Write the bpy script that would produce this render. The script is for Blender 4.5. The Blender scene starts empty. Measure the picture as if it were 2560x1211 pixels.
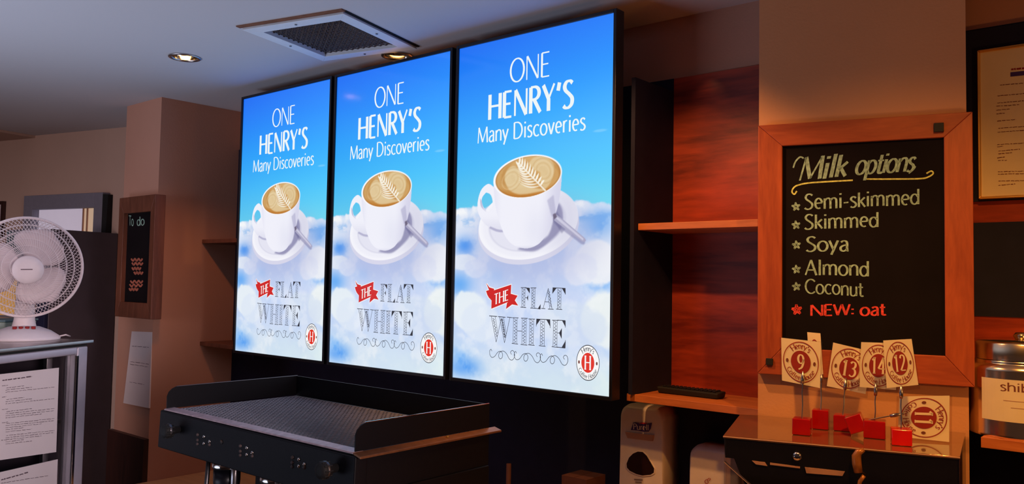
import bpy, bmesh, math, random
import numpy as np
from mathutils import Vector, Matrix
random.seed(7)
scn = bpy.context.scene
COL = scn.collection
PI = math.pi

# ------------------------------------------------------------------ camera
FPX = 2055.93
CAM = Vector((3.1531, -1.919, 1.6615))
ROT = Matrix.Rotation(.7029, 3, 'Z') @ Matrix.Rotation(.0483, 3, 'X') @ Matrix.Rotation(-.0181, 3, 'Y')
cd = bpy.data.cameras.new('camera'); cam = bpy.data.objects.new('camera', cd); COL.objects.link(cam)
cd.sensor_fit = 'HORIZONTAL'; cd.sensor_width = 36.0; cd.lens = 36.0 * FPX / 2560
cd.clip_start = .02
m4 = (ROT @ Matrix.Rotation(PI / 2, 3, 'X')).to_4x4(); m4.translation = CAM
cam.matrix_world = m4
scn.camera = cam

# ------------------------------------------------------------------ colour management, world, lights
scn.view_settings.view_transform = 'Standard'; scn.view_settings.look = 'None'
scn.view_settings.gamma = 1; scn.view_settings.use_curve_mapping = False
scn.view_settings.exposure = 0.0
w = bpy.data.worlds.new('world'); scn.world = w; w.use_nodes = True
w.node_tree.nodes['Background'].inputs[0].default_value = (.74, .40, .36, 1)
w.node_tree.nodes['Background'].inputs[1].default_value = .05


def light(name, kind, loc, target, energy, color, size=.1, size_y=None, angle=60, blend=.5):
    d = bpy.data.lights.new(name, kind); d.energy = energy; d.color = color
    if kind == 'AREA':
        d.shape = 'RECTANGLE'; d.size = size; d.size_y = size_y or size
    if kind == 'SPOT':
        d.spot_size = math.radians(angle); d.spot_blend = blend; d.shadow_soft_size = size
    if kind == 'POINT': d.shadow_soft_size = size
    o = bpy.data.objects.new(name, d); COL.objects.link(o); o.location = loc
    o.rotation_euler = (Vector(target) - Vector(loc)).to_track_quat('-Z', 'Y').to_euler()
    return o


WARM = (1, .34, .07)
L1 = (0.241, -0.397); L2 = (0.905, .066)
# daylight from the cafe windows on the far side of the room, then added fill lamps
o = light('window_daylight', 'AREA', (.8, -4.8, 1.5), (-1.35, -.4, 1.35), 5.5, (1.0, .78, .80), 1.4, 1.2)
o.data.spread = math.radians(50)
o = light('window_daylight_right', 'AREA', (5.2, -1.75, 1.75), (-.3, -1.02, 1.2), 2.5, (1.0, .80, .82), .9, .8)  # added unseen fill lamp, narrow beam to brighten the fridge and fan
o.data.spread = math.radians(22)
o = light('window_daylight_low', 'AREA', (.2, -2.5, .95), (.65, -1.25, 2.5), 12.5, (.68, .76, 1.0), 2.0, 1.0)  # added unseen fill lamp aimed upward to brighten the ceiling
o.data.spread = math.radians(95)
# warm ceiling downlights, then an added spot
light('downlight_lamp', 'SPOT', (L1[0], L1[1], 2.45), (-.5, .15, .7), 11, (1, .37, .11), .022, angle=80, blend=.8)
light('downlight_lamp', 'SPOT', (L2[0], L2[1], 2.465), (L2[0], L2[1] + .02, 0), 7, (1, .5, .16), .03, angle=150, blend=.4)
light('downlight_lamp', 'SPOT', (1.99, -.62, 2.45), (1.96, .25, 1.15), 36, (1, .44, .13), .018, angle=84, blend=.5)
light('downlight_lamp', 'SPOT', (3.02, -.75, 2.45), (2.47, .08, .75), 44, (1, .42, .08), .02, angle=88, blend=.9)
light('downlight_lamp', 'SPOT', (2.035, .235, 2.292), (2.035, .29, 2.19), .07, (1, .55, .2), .006, angle=85, blend=1)  # added spot without a fixture, makes the light patch atop the niche wood
# small warm lamp over the counter, just right of the frame
light('counter_lamp', 'POINT', (3.45, -.42, 1.62), (3, 0, 1), 6.0, (1, .42, .10), .05)


# ------------------------------------------------------------------ picture -> place helpers (points on real planes)
def ray(px, py): return ROT @ Vector(((px - 1280) / FPX, 1, -(py - 605.5) / FPX))
def on(px, py, n, d):
    r = ray(px, py); n = Vector(n); return CAM + r * ((d - CAM.dot(n)) / r.dot(n))
def onX(px, py, v): return on(px, py, (1, 0, 0), v)
def onY(px, py, v): return on(px, py, (0, 1, 0), v)
def onZ(px, py, v): return on(px, py, (0, 0, 1), v)
def fwd(px, py, d): return CAM + ray(px, py) * d


CEIL = 2.48
AA = math.radians(14.3)                     # the building's walls are turned by this from the screen wall
UA = Vector((math.cos(AA), math.sin(AA), 0)); NA = Vector((-math.sin(AA), math.cos(AA), 0))


# ------------------------------------------------------------------ materials
def s2l(c):
    c = c / 255.0
    return c / 12.92 if c <= .04045 else ((c + .055) / 1.055) ** 2.4
def rgb(r, g, b): return (s2l(r), s2l(g), s2l(b), 1)


def mat(name, col, rough=.6, metal=0, noise=0, nscale=40, bump=0, bscale=200, emit=None, estr=1, trans=0, coat=0, spec=.5, alpha=1):
    m = bpy.data.materials.new(name); m.use_nodes = True
    nt = m.node_tree; b = nt.nodes['Principled BSDF']
    b.inputs['Base Color'].default_value = col
    b.inputs['Roughness'].default_value = rough; b.inputs['Metallic'].default_value = metal
    b.inputs['Specular IOR Level'].default_value = spec
    if coat: b.inputs['Coat Weight'].default_value = coat; b.inputs['Coat Roughness'].default_value = .05
    if trans: b.inputs['Transmission Weight'].default_value = trans
    b.inputs['Alpha'].default_value = alpha
    if emit: b.inputs['Emission Color'].default_value = emit; b.inputs['Emission Strength'].default_value = estr
    tc = nt.nodes.new('ShaderNodeTexCoord')
    if noise:
        n = nt.nodes.new('ShaderNodeTexNoise'); n.inputs['Scale'].default_value = nscale; n.inputs['Detail'].default_value = 5
        nt.links.new(tc.outputs['Object'], n.inputs['Vector'])
        r = nt.nodes.new('ShaderNodeValToRGB')
        r.color_ramp.elements[0].position = .3; r.color_ramp.elements[1].position = .7
        r.color_ramp.elements[0].color = tuple(x * (1 - noise) for x in col[:3]) + (1,)
        r.color_ramp.elements[1].color = tuple(min(1, x * (1 + noise)) for x in col[:3]) + (1,)
        nt.links.new(n.outputs[0], r.inputs[0]); nt.links.new(r.outputs[0], b.inputs['Base Color'])
    if bump:
        n = nt.nodes.new('ShaderNodeTexNoise'); n.inputs['Scale'].default_value = bscale; n.inputs['Detail'].default_value = 4
        nt.links.new(tc.outputs['Object'], n.inputs['Vector'])
        bp = nt.nodes.new('ShaderNodeBump'); bp.inputs['Strength'].default_value = bump; bp.inputs['Distance'].default_value = .002
        nt.links.new(n.outputs[0], bp.inputs['Height']); nt.links.new(bp.outputs[0], b.inputs['Normal'])
    return m


def wood(name, c1, c2, axis='X', scale=1, rough=.45, fig=1.0):
    m = bpy.data.materials.new(name); m.use_nodes = True
    nt = m.node_tree; b = nt.nodes['Principled BSDF']; b.inputs['Roughness'].default_value = rough
    tc = nt.nodes.new('ShaderNodeTexCoord'); mp = nt.nodes.new('ShaderNodeMapping')
    s = {'X': (.8, 6, 6), 'Z': (6, 6, .8), 'Y': (6, .8, 6)}[axis]
    mp.inputs['Scale'].default_value = tuple(x * scale for x in s)
    nt.links.new(tc.outputs['Object'], mp.inputs['Vector'])
    n = nt.nodes.new('ShaderNodeTexNoise'); n.inputs['Scale'].default_value = 2.2 * fig; n.inputs['Detail'].default_value = 8
    n.inputs['Distortion'].default_value = 1.4; n.inputs['Roughness'].default_value = .62
    nt.links.new(mp.outputs[0], n.inputs['Vector'])
    n2 = nt.nodes.new('ShaderNodeTexNoise'); n2.inputs['Scale'].default_value = 22; n2.inputs['Detail'].default_value = 4
    nt.links.new(mp.outputs[0], n2.inputs['Vector'])
    mx = nt.nodes.new('ShaderNodeMath'); mx.operation = 'MULTIPLY_ADD'; mx.inputs[1].default_value = .3
    nt.links.new(n2.outputs[0], mx.inputs[0]); nt.links.new(n.outputs[0], mx.inputs[2])
    r = nt.nodes.new('ShaderNodeValToRGB'); r.color_ramp.elements[0].position = .48; r.color_ramp.elements[1].position = .82
    r.color_ramp.elements[0].color = c1; r.color_ramp.elements[1].color = c2
    nt.links.new(mx.outputs[0], r.inputs[0]); nt.links.new(r.outputs[0], b.inputs['Base Color'])
    bp = nt.nodes.new('ShaderNodeBump'); bp.inputs['Strength'].default_value = .15; bp.inputs['Distance'].default_value = .001
    nt.links.new(mx.outputs[0], bp.inputs['Height']); nt.links.new(bp.outputs[0], b.inputs['Normal'])
    return m


def clear(name, tint=(1, 1, 1, 1), gloss=.12, rough=.03):
    """thin pane: mostly see-through, with a mirror-like share"""
    m = bpy.data.materials.new(name); m.use_nodes = True; nt = m.node_tree
    for n in list(nt.nodes):
        if n.type != 'OUTPUT_MATERIAL': nt.nodes.remove(n)
    out = nt.nodes['Material Output']
    t = nt.nodes.new('ShaderNodeBsdfTransparent'); t.inputs[0].default_value = tint
    g = nt.nodes.new('ShaderNodeBsdfGlossy'); g.inputs['Roughness'].default_value = rough
    lw = nt.nodes.new('ShaderNodeLayerWeight'); lw.inputs[0].default_value = .5
    f = nt.nodes.new('ShaderNodeMath'); f.operation = 'POWER'; f.inputs[1].default_value = 4; nt.links.new(lw.outputs['Facing'], f.inputs[0])
    a = nt.nodes.new('ShaderNodeMath'); a.operation = 'MULTIPLY_ADD'; a.inputs[1].default_value = .6; a.inputs[2].default_value = gloss; a.use_clamp = True
    mx = nt.nodes.new('ShaderNodeMixShader')
    nt.links.new(f.outputs[0], a.inputs[0]); nt.links.new(a.outputs[0], mx.inputs[0])
    nt.links.new(t.outputs[0], mx.inputs[1]); nt.links.new(g.outputs[0], mx.inputs[2]); nt.links.new(mx.outputs[0], out.inputs[0])
    return m


M = dict(
    ceil=mat('ceiling_paint', rgb(205, 202, 205), .9, bump=.2, bscale=90),
    wall=mat('cream_wall_paint', rgb(192, 142, 120), .85, noise=.04, nscale=3, bump=.25, bscale=160),
    pillar=mat('cream_pillar_paint', rgb(206, 150, 108), .8, noise=.04, nscale=4, bump=.25, bscale=150),
    wallfar=mat('beige_wall_paint', rgb(196, 166, 150), .85, noise=.04, nscale=3, bump=.2),
    floor=mat('floor_tile', rgb(90, 78, 70), .5, noise=.15, nscale=6),
    black=mat('black_cladding', rgb(30, 32, 58), .7, noise=.1, nscale=20, spec=.2),
    bezel=mat('black_plastic', rgb(24, 24, 32), .35, noise=.05),
    blackmetal=mat('black_powder_coat', rgb(13, 13, 20), .5, bump=.1, bscale=300, spec=.25),
    steel=mat('brushed_steel', rgb(190, 185, 185), .3, 1, noise=.08, nscale=30),
    chrome=mat('chrome', rgb(225, 220, 215), .12, 1, noise=.03),
    wire=mat('dark_wire', rgb(120, 118, 122), .4, 1, noise=.05),
    dark=mat('dark_interior', rgb(12, 11, 13), .8, noise=.1),
    woodp=wood('cherry_wood_panel', rgb(104, 28, 18), rgb(186, 70, 40), 'X', .55, .4, .8),
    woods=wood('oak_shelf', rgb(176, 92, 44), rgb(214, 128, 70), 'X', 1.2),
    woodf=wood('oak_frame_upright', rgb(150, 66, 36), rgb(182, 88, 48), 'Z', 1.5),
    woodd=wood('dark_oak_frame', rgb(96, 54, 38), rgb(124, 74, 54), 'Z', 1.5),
    woodh=wood('oak_frame_crosspiece', rgb(150, 66, 36), rgb(182, 88, 48), 'X', 1.5),
    chalkb=mat('chalkboard', rgb(20, 15, 18), .85, spec=.12, noise=.25, nscale=7),
    chalkw=mat('white_chalk', rgb(150, 184, 168), .95, noise=.35, nscale=160),
    chalky=mat('yellow_chalk', rgb(206, 214, 120), .95, noise=.3, nscale=160),
    chalkr=mat('red_chalk', rgb(226, 74, 66), .95, noise=.3, nscale=160),
    chalko=mat('orange_chalk', rgb(176, 100, 78), .95, noise=.3, nscale=160),
    white=mat('white_plastic', rgb(222, 210, 205), .45, noise=.03, bump=.05),
    fanw=mat('fan_plastic', rgb(232, 218, 220), .5, noise=.03),
    blade=mat('fan_blade_plastic', rgb(222, 204, 206), .4, noise=.03),
    paper=mat('paper', rgb(226, 212, 212), .9, noise=.03, nscale=8),
    card=mat('cream_card', rgb(236, 222, 190), .8, noise=.03, nscale=20),
    ink=mat('grey_ink', rgb(96, 76, 84), .9, noise=.1),
    inkred=mat('dark_red_print', rgb(150, 36, 34), .8, noise=.08),
    inkbr=mat('brown_print', rgb(120, 62, 50), .85, noise=.1),
    worktop=wood('pale_worktop', rgb(196, 150, 104), rgb(226, 184, 136), 'X', .6, .35),
    darkwood=wood('dark_wood', rgb(40, 20, 18), rgb(66, 34, 28), 'Z', 1),
    greyframe=mat('grey_frame_paint', rgb(128, 126, 140), .6, noise=.05),
    tallcab=mat('dark_grey_cabinet', rgb(72, 62, 70), .55, noise=.08, nscale=12),
    alu=mat('silver_door_frame', rgb(196, 190, 204), .38, .35, noise=.06, nscale=20),
    gold=mat('gilt_frame', rgb(236, 186, 100), .3, .8, noise=.05),
    red=mat('red_acrylic', rgb(200, 18, 14), .12, noise=.1, nscale=30, trans=.35, coat=.3),
    redlit=mat('bright_red_acrylic', rgb(250, 30, 18), .1, noise=.15, nscale=30, trans=.3, coat=.3),  # same red acrylic with the lamp light put into its colour
    slab=mat('brown_mirror_acrylic', rgb(150, 120, 88), .07, .55, noise=.05, coat=.6),
    fascia=mat('black_gloss_acrylic', rgb(20, 18, 20), .06, 0, noise=.1, coat=.5),
    glass=clear('clear_glass'), sleeve=clear('clear_plastic_sleeve', (.93, .9, .86, 1), .06, .25),
    darkglass=clear('tinted_glass', (.55, .5, .48, 1), .08),
    lampglow=mat('warm_lamp_glow', rgb(255, 190, 90), .5, noise=.02, emit=(1, .55, .16, 1), estr=9),
    brown=mat('brown_card', rgb(84, 46, 40), .8, noise=.1),
    rubber=mat('black_rubber', rgb(20, 19, 20), .7, bump=.1),
    purple=mat('purple_print', rgb(66, 40, 120), .6, noise=.05), pinkred=mat('red_print', rgb(200, 50, 70), .6, noise=.05),
    ledge=mat('tan_plastic', rgb(186, 140, 116), .6, noise=.04),
    window=mat('grey_window_pane', rgb(40, 24, 26), .2, noise=.1),
    lit=mat('lit_room_white', rgb(210, 200, 215), .7, noise=.02, emit=rgb(190, 180, 196), estr=.75),
    litc=mat('lit_room_cream', rgb(215, 190, 160), .7, noise=.02, emit=rgb(205, 176, 150), estr=.7),
    teal=mat('teal_plastic', rgb(96, 122, 128), .5, noise=.1),
)


# ------------------------------------------------------------------ mesh helpers
class MB:
    def __init__(s): s.v = []; s.f = []
    def add(s, vs, fs):
        k = len(s.v); s.v += [tuple(v) for v in vs]; s.f += [tuple(i + k for i in f) for f in fs]; return s
    def box(s, x0, x1, y0, y1, z0, z1, mtx=None):
        vs = [Vector((x, y, z)) for z in (z0, z1) for y in (y0, y1) for x in (x0, x1)]
        if mtx: vs = [mtx @ v for v in vs]
        return s.add(vs, [(0, 2, 3, 1), (4, 5, 7, 6), (0, 1, 5, 4), (2, 6, 7, 3), (0, 4, 6, 2), (1, 3, 7, 5)])
    def hexa(s, lo, hi):                        # two loops of n points
        n = len(lo)
        return s.add(list(lo) + list(hi), [tuple(range(n))[::-1], tuple(range(n, 2 * n))] + [(i, (i + 1) % n, n + (i + 1) % n, n + i) for i in range(n)])
    def tube(s, pts, r, n=8, cap=True, closed=False):
        pts = [Vector(p) for p in pts]; rs = r if isinstance(r, (list, tuple)) else [r] * len(pts)
        k = len(s.v); up = None; N = len(pts)
        for i, p in enumerate(pts):
            a = pts[(i - 1) % N] if (closed or i > 0) else p; b = pts[(i + 1) % N] if (closed or i < N - 1) else p
            t = (b - a).normalized()
            if up is None: up = t.orthogonal().normalized()
            up = (up - t * up.dot(t)).normalized(); q = t.cross(up)
            for j in range(n):
                an = 2 * PI * j / n; s.v.append(tuple(p + (up * math.cos(an) + q * math.sin(an)) * rs[i]))
        for i in range(N if closed else N - 1):
            a = k + i * n; b = k + ((i + 1) % N) * n
            for j in range(n): s.f.append((a + j, a + (j + 1) % n, b + (j + 1) % n, b + j))
        if cap and not closed:
            s.f.append(tuple(k + j for j in range(n))[::-1]); s.f.append(tuple(k + (N - 1) * n + j for j in range(n)))
        return s
    def lathe(s, prof, n=32, mtx=None, cap=True):   # profile (r, z)
        k = len(s.v)
        for r, z in prof:
            for j in range(n):
                v = Vector((r * math.cos(2 * PI * j / n), r * math.sin(2 * PI * j / n), z)); s.v.append(tuple(mtx @ v if mtx else v))
        for i in range(len(prof) - 1):
            for j in range(n): s.f.append((k + i * n + j, k + i * n + (j + 1) % n, k + (i + 1) * n + (j + 1) % n, k + (i + 1) * n + j))
        if cap:
            s.f.append(tuple(k + j for j in range(n))[::-1]); s.f.append(tuple(k + (len(prof) - 1) * n + j for j in range(n)))
        return s
    def build(s, name, m, parent=None, smooth=False, bevel=0, seg=2, origin=None):
        me = bpy.data.meshes.new(name)
        # the origin sits at the base centre of a top-level mesh, at zero for parts (their parent has the place)
        vs = s.v
        me.from_pydata(vs, [], s.f); me.update()
        o = bpy.data.objects.new(name, me)
        if isinstance(m, str): m = M[m]
        me.materials.append(m)
        COL.objects.link(o)
        if parent is not None:
            o.parent = parent; me.transform(parent_inv(parent))
        else:
            xs = [v[0] for v in vs]; ys = [v[1] for v in vs]; zs = [v[2] for v in vs]
            c = Vector(((min(xs) + max(xs)) / 2, (min(ys) + max(ys)) / 2, min(zs)))
            me.transform(Matrix.Translation(-c)); o.location = c
        bm = bmesh.new(); bm.from_mesh(me); bmesh.ops.recalc_face_normals(bm, faces=bm.faces); bm.to_mesh(me); bm.free()
        if smooth: me.shade_smooth() if hasattr(me, 'shade_smooth') else None
        if bevel:
            b = o.modifiers.new('bevel', 'BEVEL'); b.width = bevel; b.segments = seg; b.limit_method = 'ANGLE'; b.angle_limit = math.radians(35)
            me.shade_smooth(); wn = o.modifiers.new('wn', 'WEIGHTED_NORMAL')
        return o


def world_of(o):
    if o is None: return Matrix.Identity(4)
    return world_of(o.parent) @ Matrix.LocRotScale(o.location, o.rotation_euler, o.scale)
def parent_inv(p): return world_of(p).inverted()


def tag(o, label=None, cat=None, group=None, kind=None):
    if label: o['label'] = label
    if cat: o['category'] = cat
    if group: o['group'] = group
    if kind: o['kind'] = kind
    return o
def empty(name, loc, label, cat, group=None, rz=0):
    o = bpy.data.objects.new(name, None); COL.objects.link(o); o.location = loc; o.rotation_euler = (0, 0, rz); o.empty_display_size = .05
    return tag(o, label, cat, group)
def struct(o): o['kind'] = 'structure'; return o
def copy_tree(o, parent=None):
    c = o.copy(); COL.objects.link(c); c.parent = parent
    for ch in [x for x in bpy.data.objects if x.parent == o]: copy_tree(ch, c)
    return c


# ------------------------------------------------------------------ pen lettering: every glyph is a few strokes, cap height 1
def arc(cx, cy, rx, ry, a0, a1, n=14):
    return [(cx + rx * math.cos(math.radians(a0 + (a1 - a0) * i / n)), cy + ry * math.sin(math.radians(a0 + (a1 - a0) * i / n))) for i in range(n + 1)]
def cr(pts, n=5):                              # smooth curve through points
    out = []; P = [pts[0]] + list(pts) + [pts[-1]]
    for i in range(1, len(P) - 2):
        p0, p1, p2, p3 = P[i - 1:i + 3]
        for k in range(n):
            t = k / n
            out.append(tuple(.5 * (2 * p1[j] + (p2[j] - p0[j]) * t + (2 * p0[j] - 5 * p1[j] + 4 * p2[j] - p3[j]) * t * t + (3 * p1[j] - p0[j] - 3 * p2[j] + p3[j]) * t ** 3) for j in (0, 1)))
    out.append(tuple(pts[-1])); return out
X = .68
G = {
 'O': (.86, [arc(.43, .5, .39, .5, 90, 450, 26)]),
 'N': (.76, [[(.06, 0), (.06, 1)], [(.08, 1), (.68, 0)], [(.70, 0), (.70, 1)]]),
 'E': (.54, [[(.08, 0), (.08, 1)], [(.08, 1), (.48, 1)], [(.08, .52), (.43, .52)], [(.08, 0), (.49, 0)]]),
 'H': (.76, [[(.08, 0), (.08, 1)], [(.68, 0), (.68, 1)], [(.08, .52), (.68, .52)]]),
 'R': (.64, [[(.08, 0), (.08, 1)], [(.08, 1)] + arc(.27, .76, .26, .24, 90, -90) + [(.08, .52)], [(.26, .52), (.6, 0)]]),
 'P': (.58, [[(.08, 0), (.08, 1)], [(.08, 1)] + arc(.27, .75, .27, .25, 90, -90) + [(.08, .5)]]),
 'Y': (.62, [[(.02, 1), (.31, .45)], [(.6, 1), (.31, .45)], [(.31, .47), (.31, 0)]]),
 "'": (.24, [[(.16, 1), (.09, .7)]]),
 'S': (.56, [cr([(.49, .9), (.37, .99), (.2, .97), (.1, .82), (.15, .66), (.34, .5), (.48, .34), (.46, .13), (.3, .01), (.14, .02), (.05, .1)])]),
 'M': (.92, [[(.06, 0), (.12, 1)], [(.12, 1), (.46, .05)], [(.46, .05), (.8, 1)], [(.8, 1), (.87, 0)]]),
 'a': (.5, [cr([(.1, .6), (.22, .69), (.36, .66), (.41, .52), (.41, .2), (.43, .03), (.49, .0)]), cr([(.4, .42), (.22, .37), (.09, .26), (.09, .09), (.2, 0), (.34, .05), (.41, .16)])]),
 'n': (.56, [[(.08, 0), (.08, X)], cr([(.08, .5), (.2, .65), (.35, .69), (.46, .58), (.48, .4)]) + [(.48, 0)]]),
 'm': (.86, [[(.08, 0), (.08, X)], cr([(.08, .52), (.18, .65), (.3, .69), (.4, .6), (.42, .42)]) + [(.42, 0)], cr([(.42, .52), (.52, .65), (.64, .69), (.75, .6), (.77, .42)]) + [(.77, 0)]]),
 'y': (.48, [[(.02, X), (.24, .04)], [(.46, X), (.24, .04), (.12, -.28)]]),
 'D': (.78, [[(.08, 0), (.08, 1)], [(.08, 1), (.3, 1)] + arc(.3, .5, .41, .5, 90, -90, 16) + [(.08, 0)]]),
 'i': (.22, [[(.11, 0), (.11, X)], [(.11, .86), (.11, .97)]]),
 's': (.42, [cr([(.36, .6), (.26, .69), (.13, .66), (.07, .53), (.16, .41), (.3, .31), (.37, .17), (.29, .03), (.15, .0), (.05, .06)])]),
 'c': (.48, [arc(.29, .34, .24, .34, 50, 310, 16)]),
 'o': (.56, [arc(.28, .34, .24, .34, 90, 450, 20)]),
 'v': (.48, [[(.03, X), (.24, 0)], [(.24, 0), (.45, X)]]),
 'e': (.5, [[(.06, .36), (.44, .38)] + arc(.26, .35, .2, .33, 8, 300, 16)]),
 'r': (.36, [[(.08, 0), (.08, X)], cr([(.08, .46), (.17, .64), (.33, .68)])]),
 'C': (.72, [arc(.43, .5, .37, .5, 45, 315, 20)]),
 'f': (.32, [cr([(.34, .98), (.22, 1), (.14, .86), (.13, .6)]) + [(.13, 0)], [(.0, .64), (.3, .64)]]),
 'u': (.56, [[(.08, X)] + cr([(.08, .28), (.1, .08), (.22, 0), (.36, .04), (.47, .2)]), [(.47, X), (.47, 0)]]),
 'T': (.62, [[(.02, 1), (.6, 1)], [(.31, 1), (.31, 0)]]),
 'L': (.5, [[(.08, 1), (.08, 0)], [(.08, 0), (.48, 0)]]),
 'A': (.7, [[(.04, 0), (.35, 1)], [(.35, 1), (.66, 0)], [(.14, .34), (.56, .34)]]),
 'W': (.98, [[(.02, 1), (.25, 0)], [(.25, 0), (.49, 1)], [(.49, 1), (.73, 0)], [(.73, 0), (.96, 1)]]),
 'l': (.22, [[(.11, 0), (.11, 1.02)]]),
 'k': (.46, [[(.08, 0), (.08, .95)], [(.42, .62), (.1, .3)], [(.18, .38), (.44, 0)]]),
 'p': (.56, [[(.08, -.32), (.08, X)], arc(.28, .34, .22, .33, 150, -150, 16)]),
 'b': (.56, [[(.08, 0), (.08, 1)], arc(.28, .34, .22, .33, 150, -150, 16)]),
 'h': (.56, [[(.08, 0), (.08, 1)], cr([(.08, .5), (.2, .65), (.35, .69), (.46, .58), (.48, .4)]) + [(.48, 0)]]),
 't': (.34, [[(.15, .92)] + cr([(.15, .25), (.17, .05), (.28, 0), (.35, .05)]), [(.0, .64), (.32, .64)]]),
 'd': (.56, [[(.48, 0), (.48, 1)], arc(.26, .34, .21, .33, 30, 330, 16)]),
 '-': (.36, [[(.04, .36), (.32, .38)]]),
 ':': (.22, [[(.11, .08), (.11, .2)], [(.11, .48), (.11, .6)]]),
 ' ': (.3, []),
 '1': (.46, [[(.06, .84), (.24, 1), (.24, 0)]]),
 '2': (.58, [cr([(.07, .8), (.14, .96), (.3, 1), (.46, .9), (.47, .7), (.35, .45), (.05, .03)]) + [(.52, .03)]]),
 '3': (.54, [cr([(.06, .88), (.2, 1), (.38, .95), (.44, .78), (.36, .6), (.2, .54)]), cr([(.2, .54), (.4, .48), (.48, .28), (.4, .08), (.22, 0), (.04, .08)])]),
 '4': (.58, [[(.42, 0), (.42, 1), (.03, .3), (.55, .3)]]),
 '9': (.56, [arc(.28, .7, .21, .29, 0, 360, 22), cr([(.49, .7), (.47, .42), (.34, .14), (.1, 0)])]),
}
THINV = {'N': (0, 2), 'M': (0, 2), 'W': (1, 3), 'A': (0,), 'Y': (1,)}


def ribbon(pts, thick, thin, out, flat=None):
    n = len(pts)
    if n < 2: return
    L = []; R = []
    for i, p in enumerate(pts):
        a = pts[max(0, i - 1)]; b = pts[min(n - 1, i + 1)]
        if i == 0 and n > 3 and pts[0] == pts[-1]: a = pts[-2]
        dx, dy = b[0] - a[0], b[1] - a[1]; l = math.hypot(dx, dy) or 1
        dx /= l; dy /= l
        w_ = (thin + (thick - thin) * abs(dy) ** 1.3) / 2 if flat is None else flat / 2
        L.append((p[0] - dy * w_, p[1] + dx * w_)); R.append((p[0] + dy * w_, p[1] - dx * w_))
    for i in range(n - 1): out.append([R[i], R[i + 1], L[i + 1], L[i]])


def seg_split(pts):                            # sharp corners become separate ribbons
    out = []; cur = [pts[0]]
    for i in range(1, len(pts)):
        cur.append(pts[i])
        if i < len(pts) - 1:
            a = math.atan2(pts[i][1] - pts[i - 1][1], pts[i][0] - pts[i - 1][0]); b = math.atan2(pts[i + 1][1] - pts[i][1], pts[i + 1][0] - pts[i][0])
            if abs((b - a + PI) % (2 * PI) - PI) > .75: out.append(cur); cur = [pts[i]]
    out.append(cur); return out


def text_quads(txt, thick=.1, thin=.06, serif=0, track=.04, jitter=0):
    qs = []; x = 0
    for ch in txt:
        wd, st = G[ch]; dy = random.uniform(-jitter, jitter)
        for k, s in enumerate(st):
            for sg in seg_split(s):
                p = [(x + a, b + dy) for a, b in sg]
                tk = thin * 1.1 if k in THINV.get(ch, ()) else thick
                ribbon(p, tk, thin, qs)
                if serif and len(sg) == 2 and ch not in "-:'" and abs(sg[0][0] - sg[1][0]) < .4 * abs(sg[0][1] - sg[1][1]):
                    for (sx, sy) in p:
                        inner = [q for q in (0, 1, X) if abs(sy - dy - q) < .02]
                        if inner and not (ch == 'i' and inner[0] == 1):
                            ribbon([(sx - serif, sy), (sx + serif, sy)], thin, thin, qs)
        x += wd + track
    return qs, x - track


def fit_text(txt, x0, x1, y0, h, **kw):        # in flat millimetre-like coordinates
    qs, wd = text_quads(txt, **kw); sx = (x1 - x0) / wd
    return [[(x0 + a * sx, y0 + b * h) for a, b in q] for q in qs]


def ring_text(txt, cx, cy, r, h, mid, top=True, span=None, **kw):
    """letters along a circle, angles in degrees, centred on `mid`"""
    qs, wd = text_quads(txt, **kw)
    per = h / r * 1.0 if span is None else math.radians(span) / wd
    out = []
    for q in qs:
        o = []
        for a, b in q:
            if top: an = math.radians(mid) - (a - wd / 2) * per; rr = r + b * h
            else: an = math.radians(mid) + (a - wd / 2) * per; rr = r - b * h
            o.append((cx + rr * math.cos(an), cy + rr * math.sin(an)))
        out.append(o)
    return out


def disc(cx, cy, r, n=40, ry=None):
    ry = ry or r
    return [[(cx, cy)] + [(cx + r * math.cos(2 * PI * k / n), cy + ry * math.sin(2 * PI * k / n)) for k in (i, i + 1)] for i in range(n)]
def ringq(cx, cy, r, wd, n=48): 
    o = []; ribbon([(cx + r * math.cos(2 * PI * i / n), cy + r * math.sin(2 * PI * i / n)) for i in range(n + 1)], wd, wd, o, flat=wd); return o


def flat(qs, fn, name, m, parent, smooth=False):
    """flat print: quads in 2D mapped by fn to places"""
    b = MB()
    for q in qs: b.add([fn(a, c) for a, c in q], [tuple(range(len(q)))])
    me = bpy.data.meshes.new(name); me.from_pydata(b.v, [], b.f); me.update()
    me.materials.append(M[m] if isinstance(m, str) else m)
    o = bpy.data.objects.new(name, me); COL.objects.link(o)
    if parent is not None: o.parent = parent; me.transform(parent_inv(parent))
    return o


def pxplane(n, d): return lambda a, b: on(a, b, n, d)
def pxtext(txt, p0, p1, h, fn, slant=0, xs=1, **kw):
    qs, wd = text_quads(txt, **kw); ax = ((p1[0] - p0[0]) / wd, (p1[1] - p0[1]) / wd)
    return [[(p0[0] + a * ax[0] + b * h * slant, p0[1] + a * ax[1] - b * h) for a, b in q] for q in qs]


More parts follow.
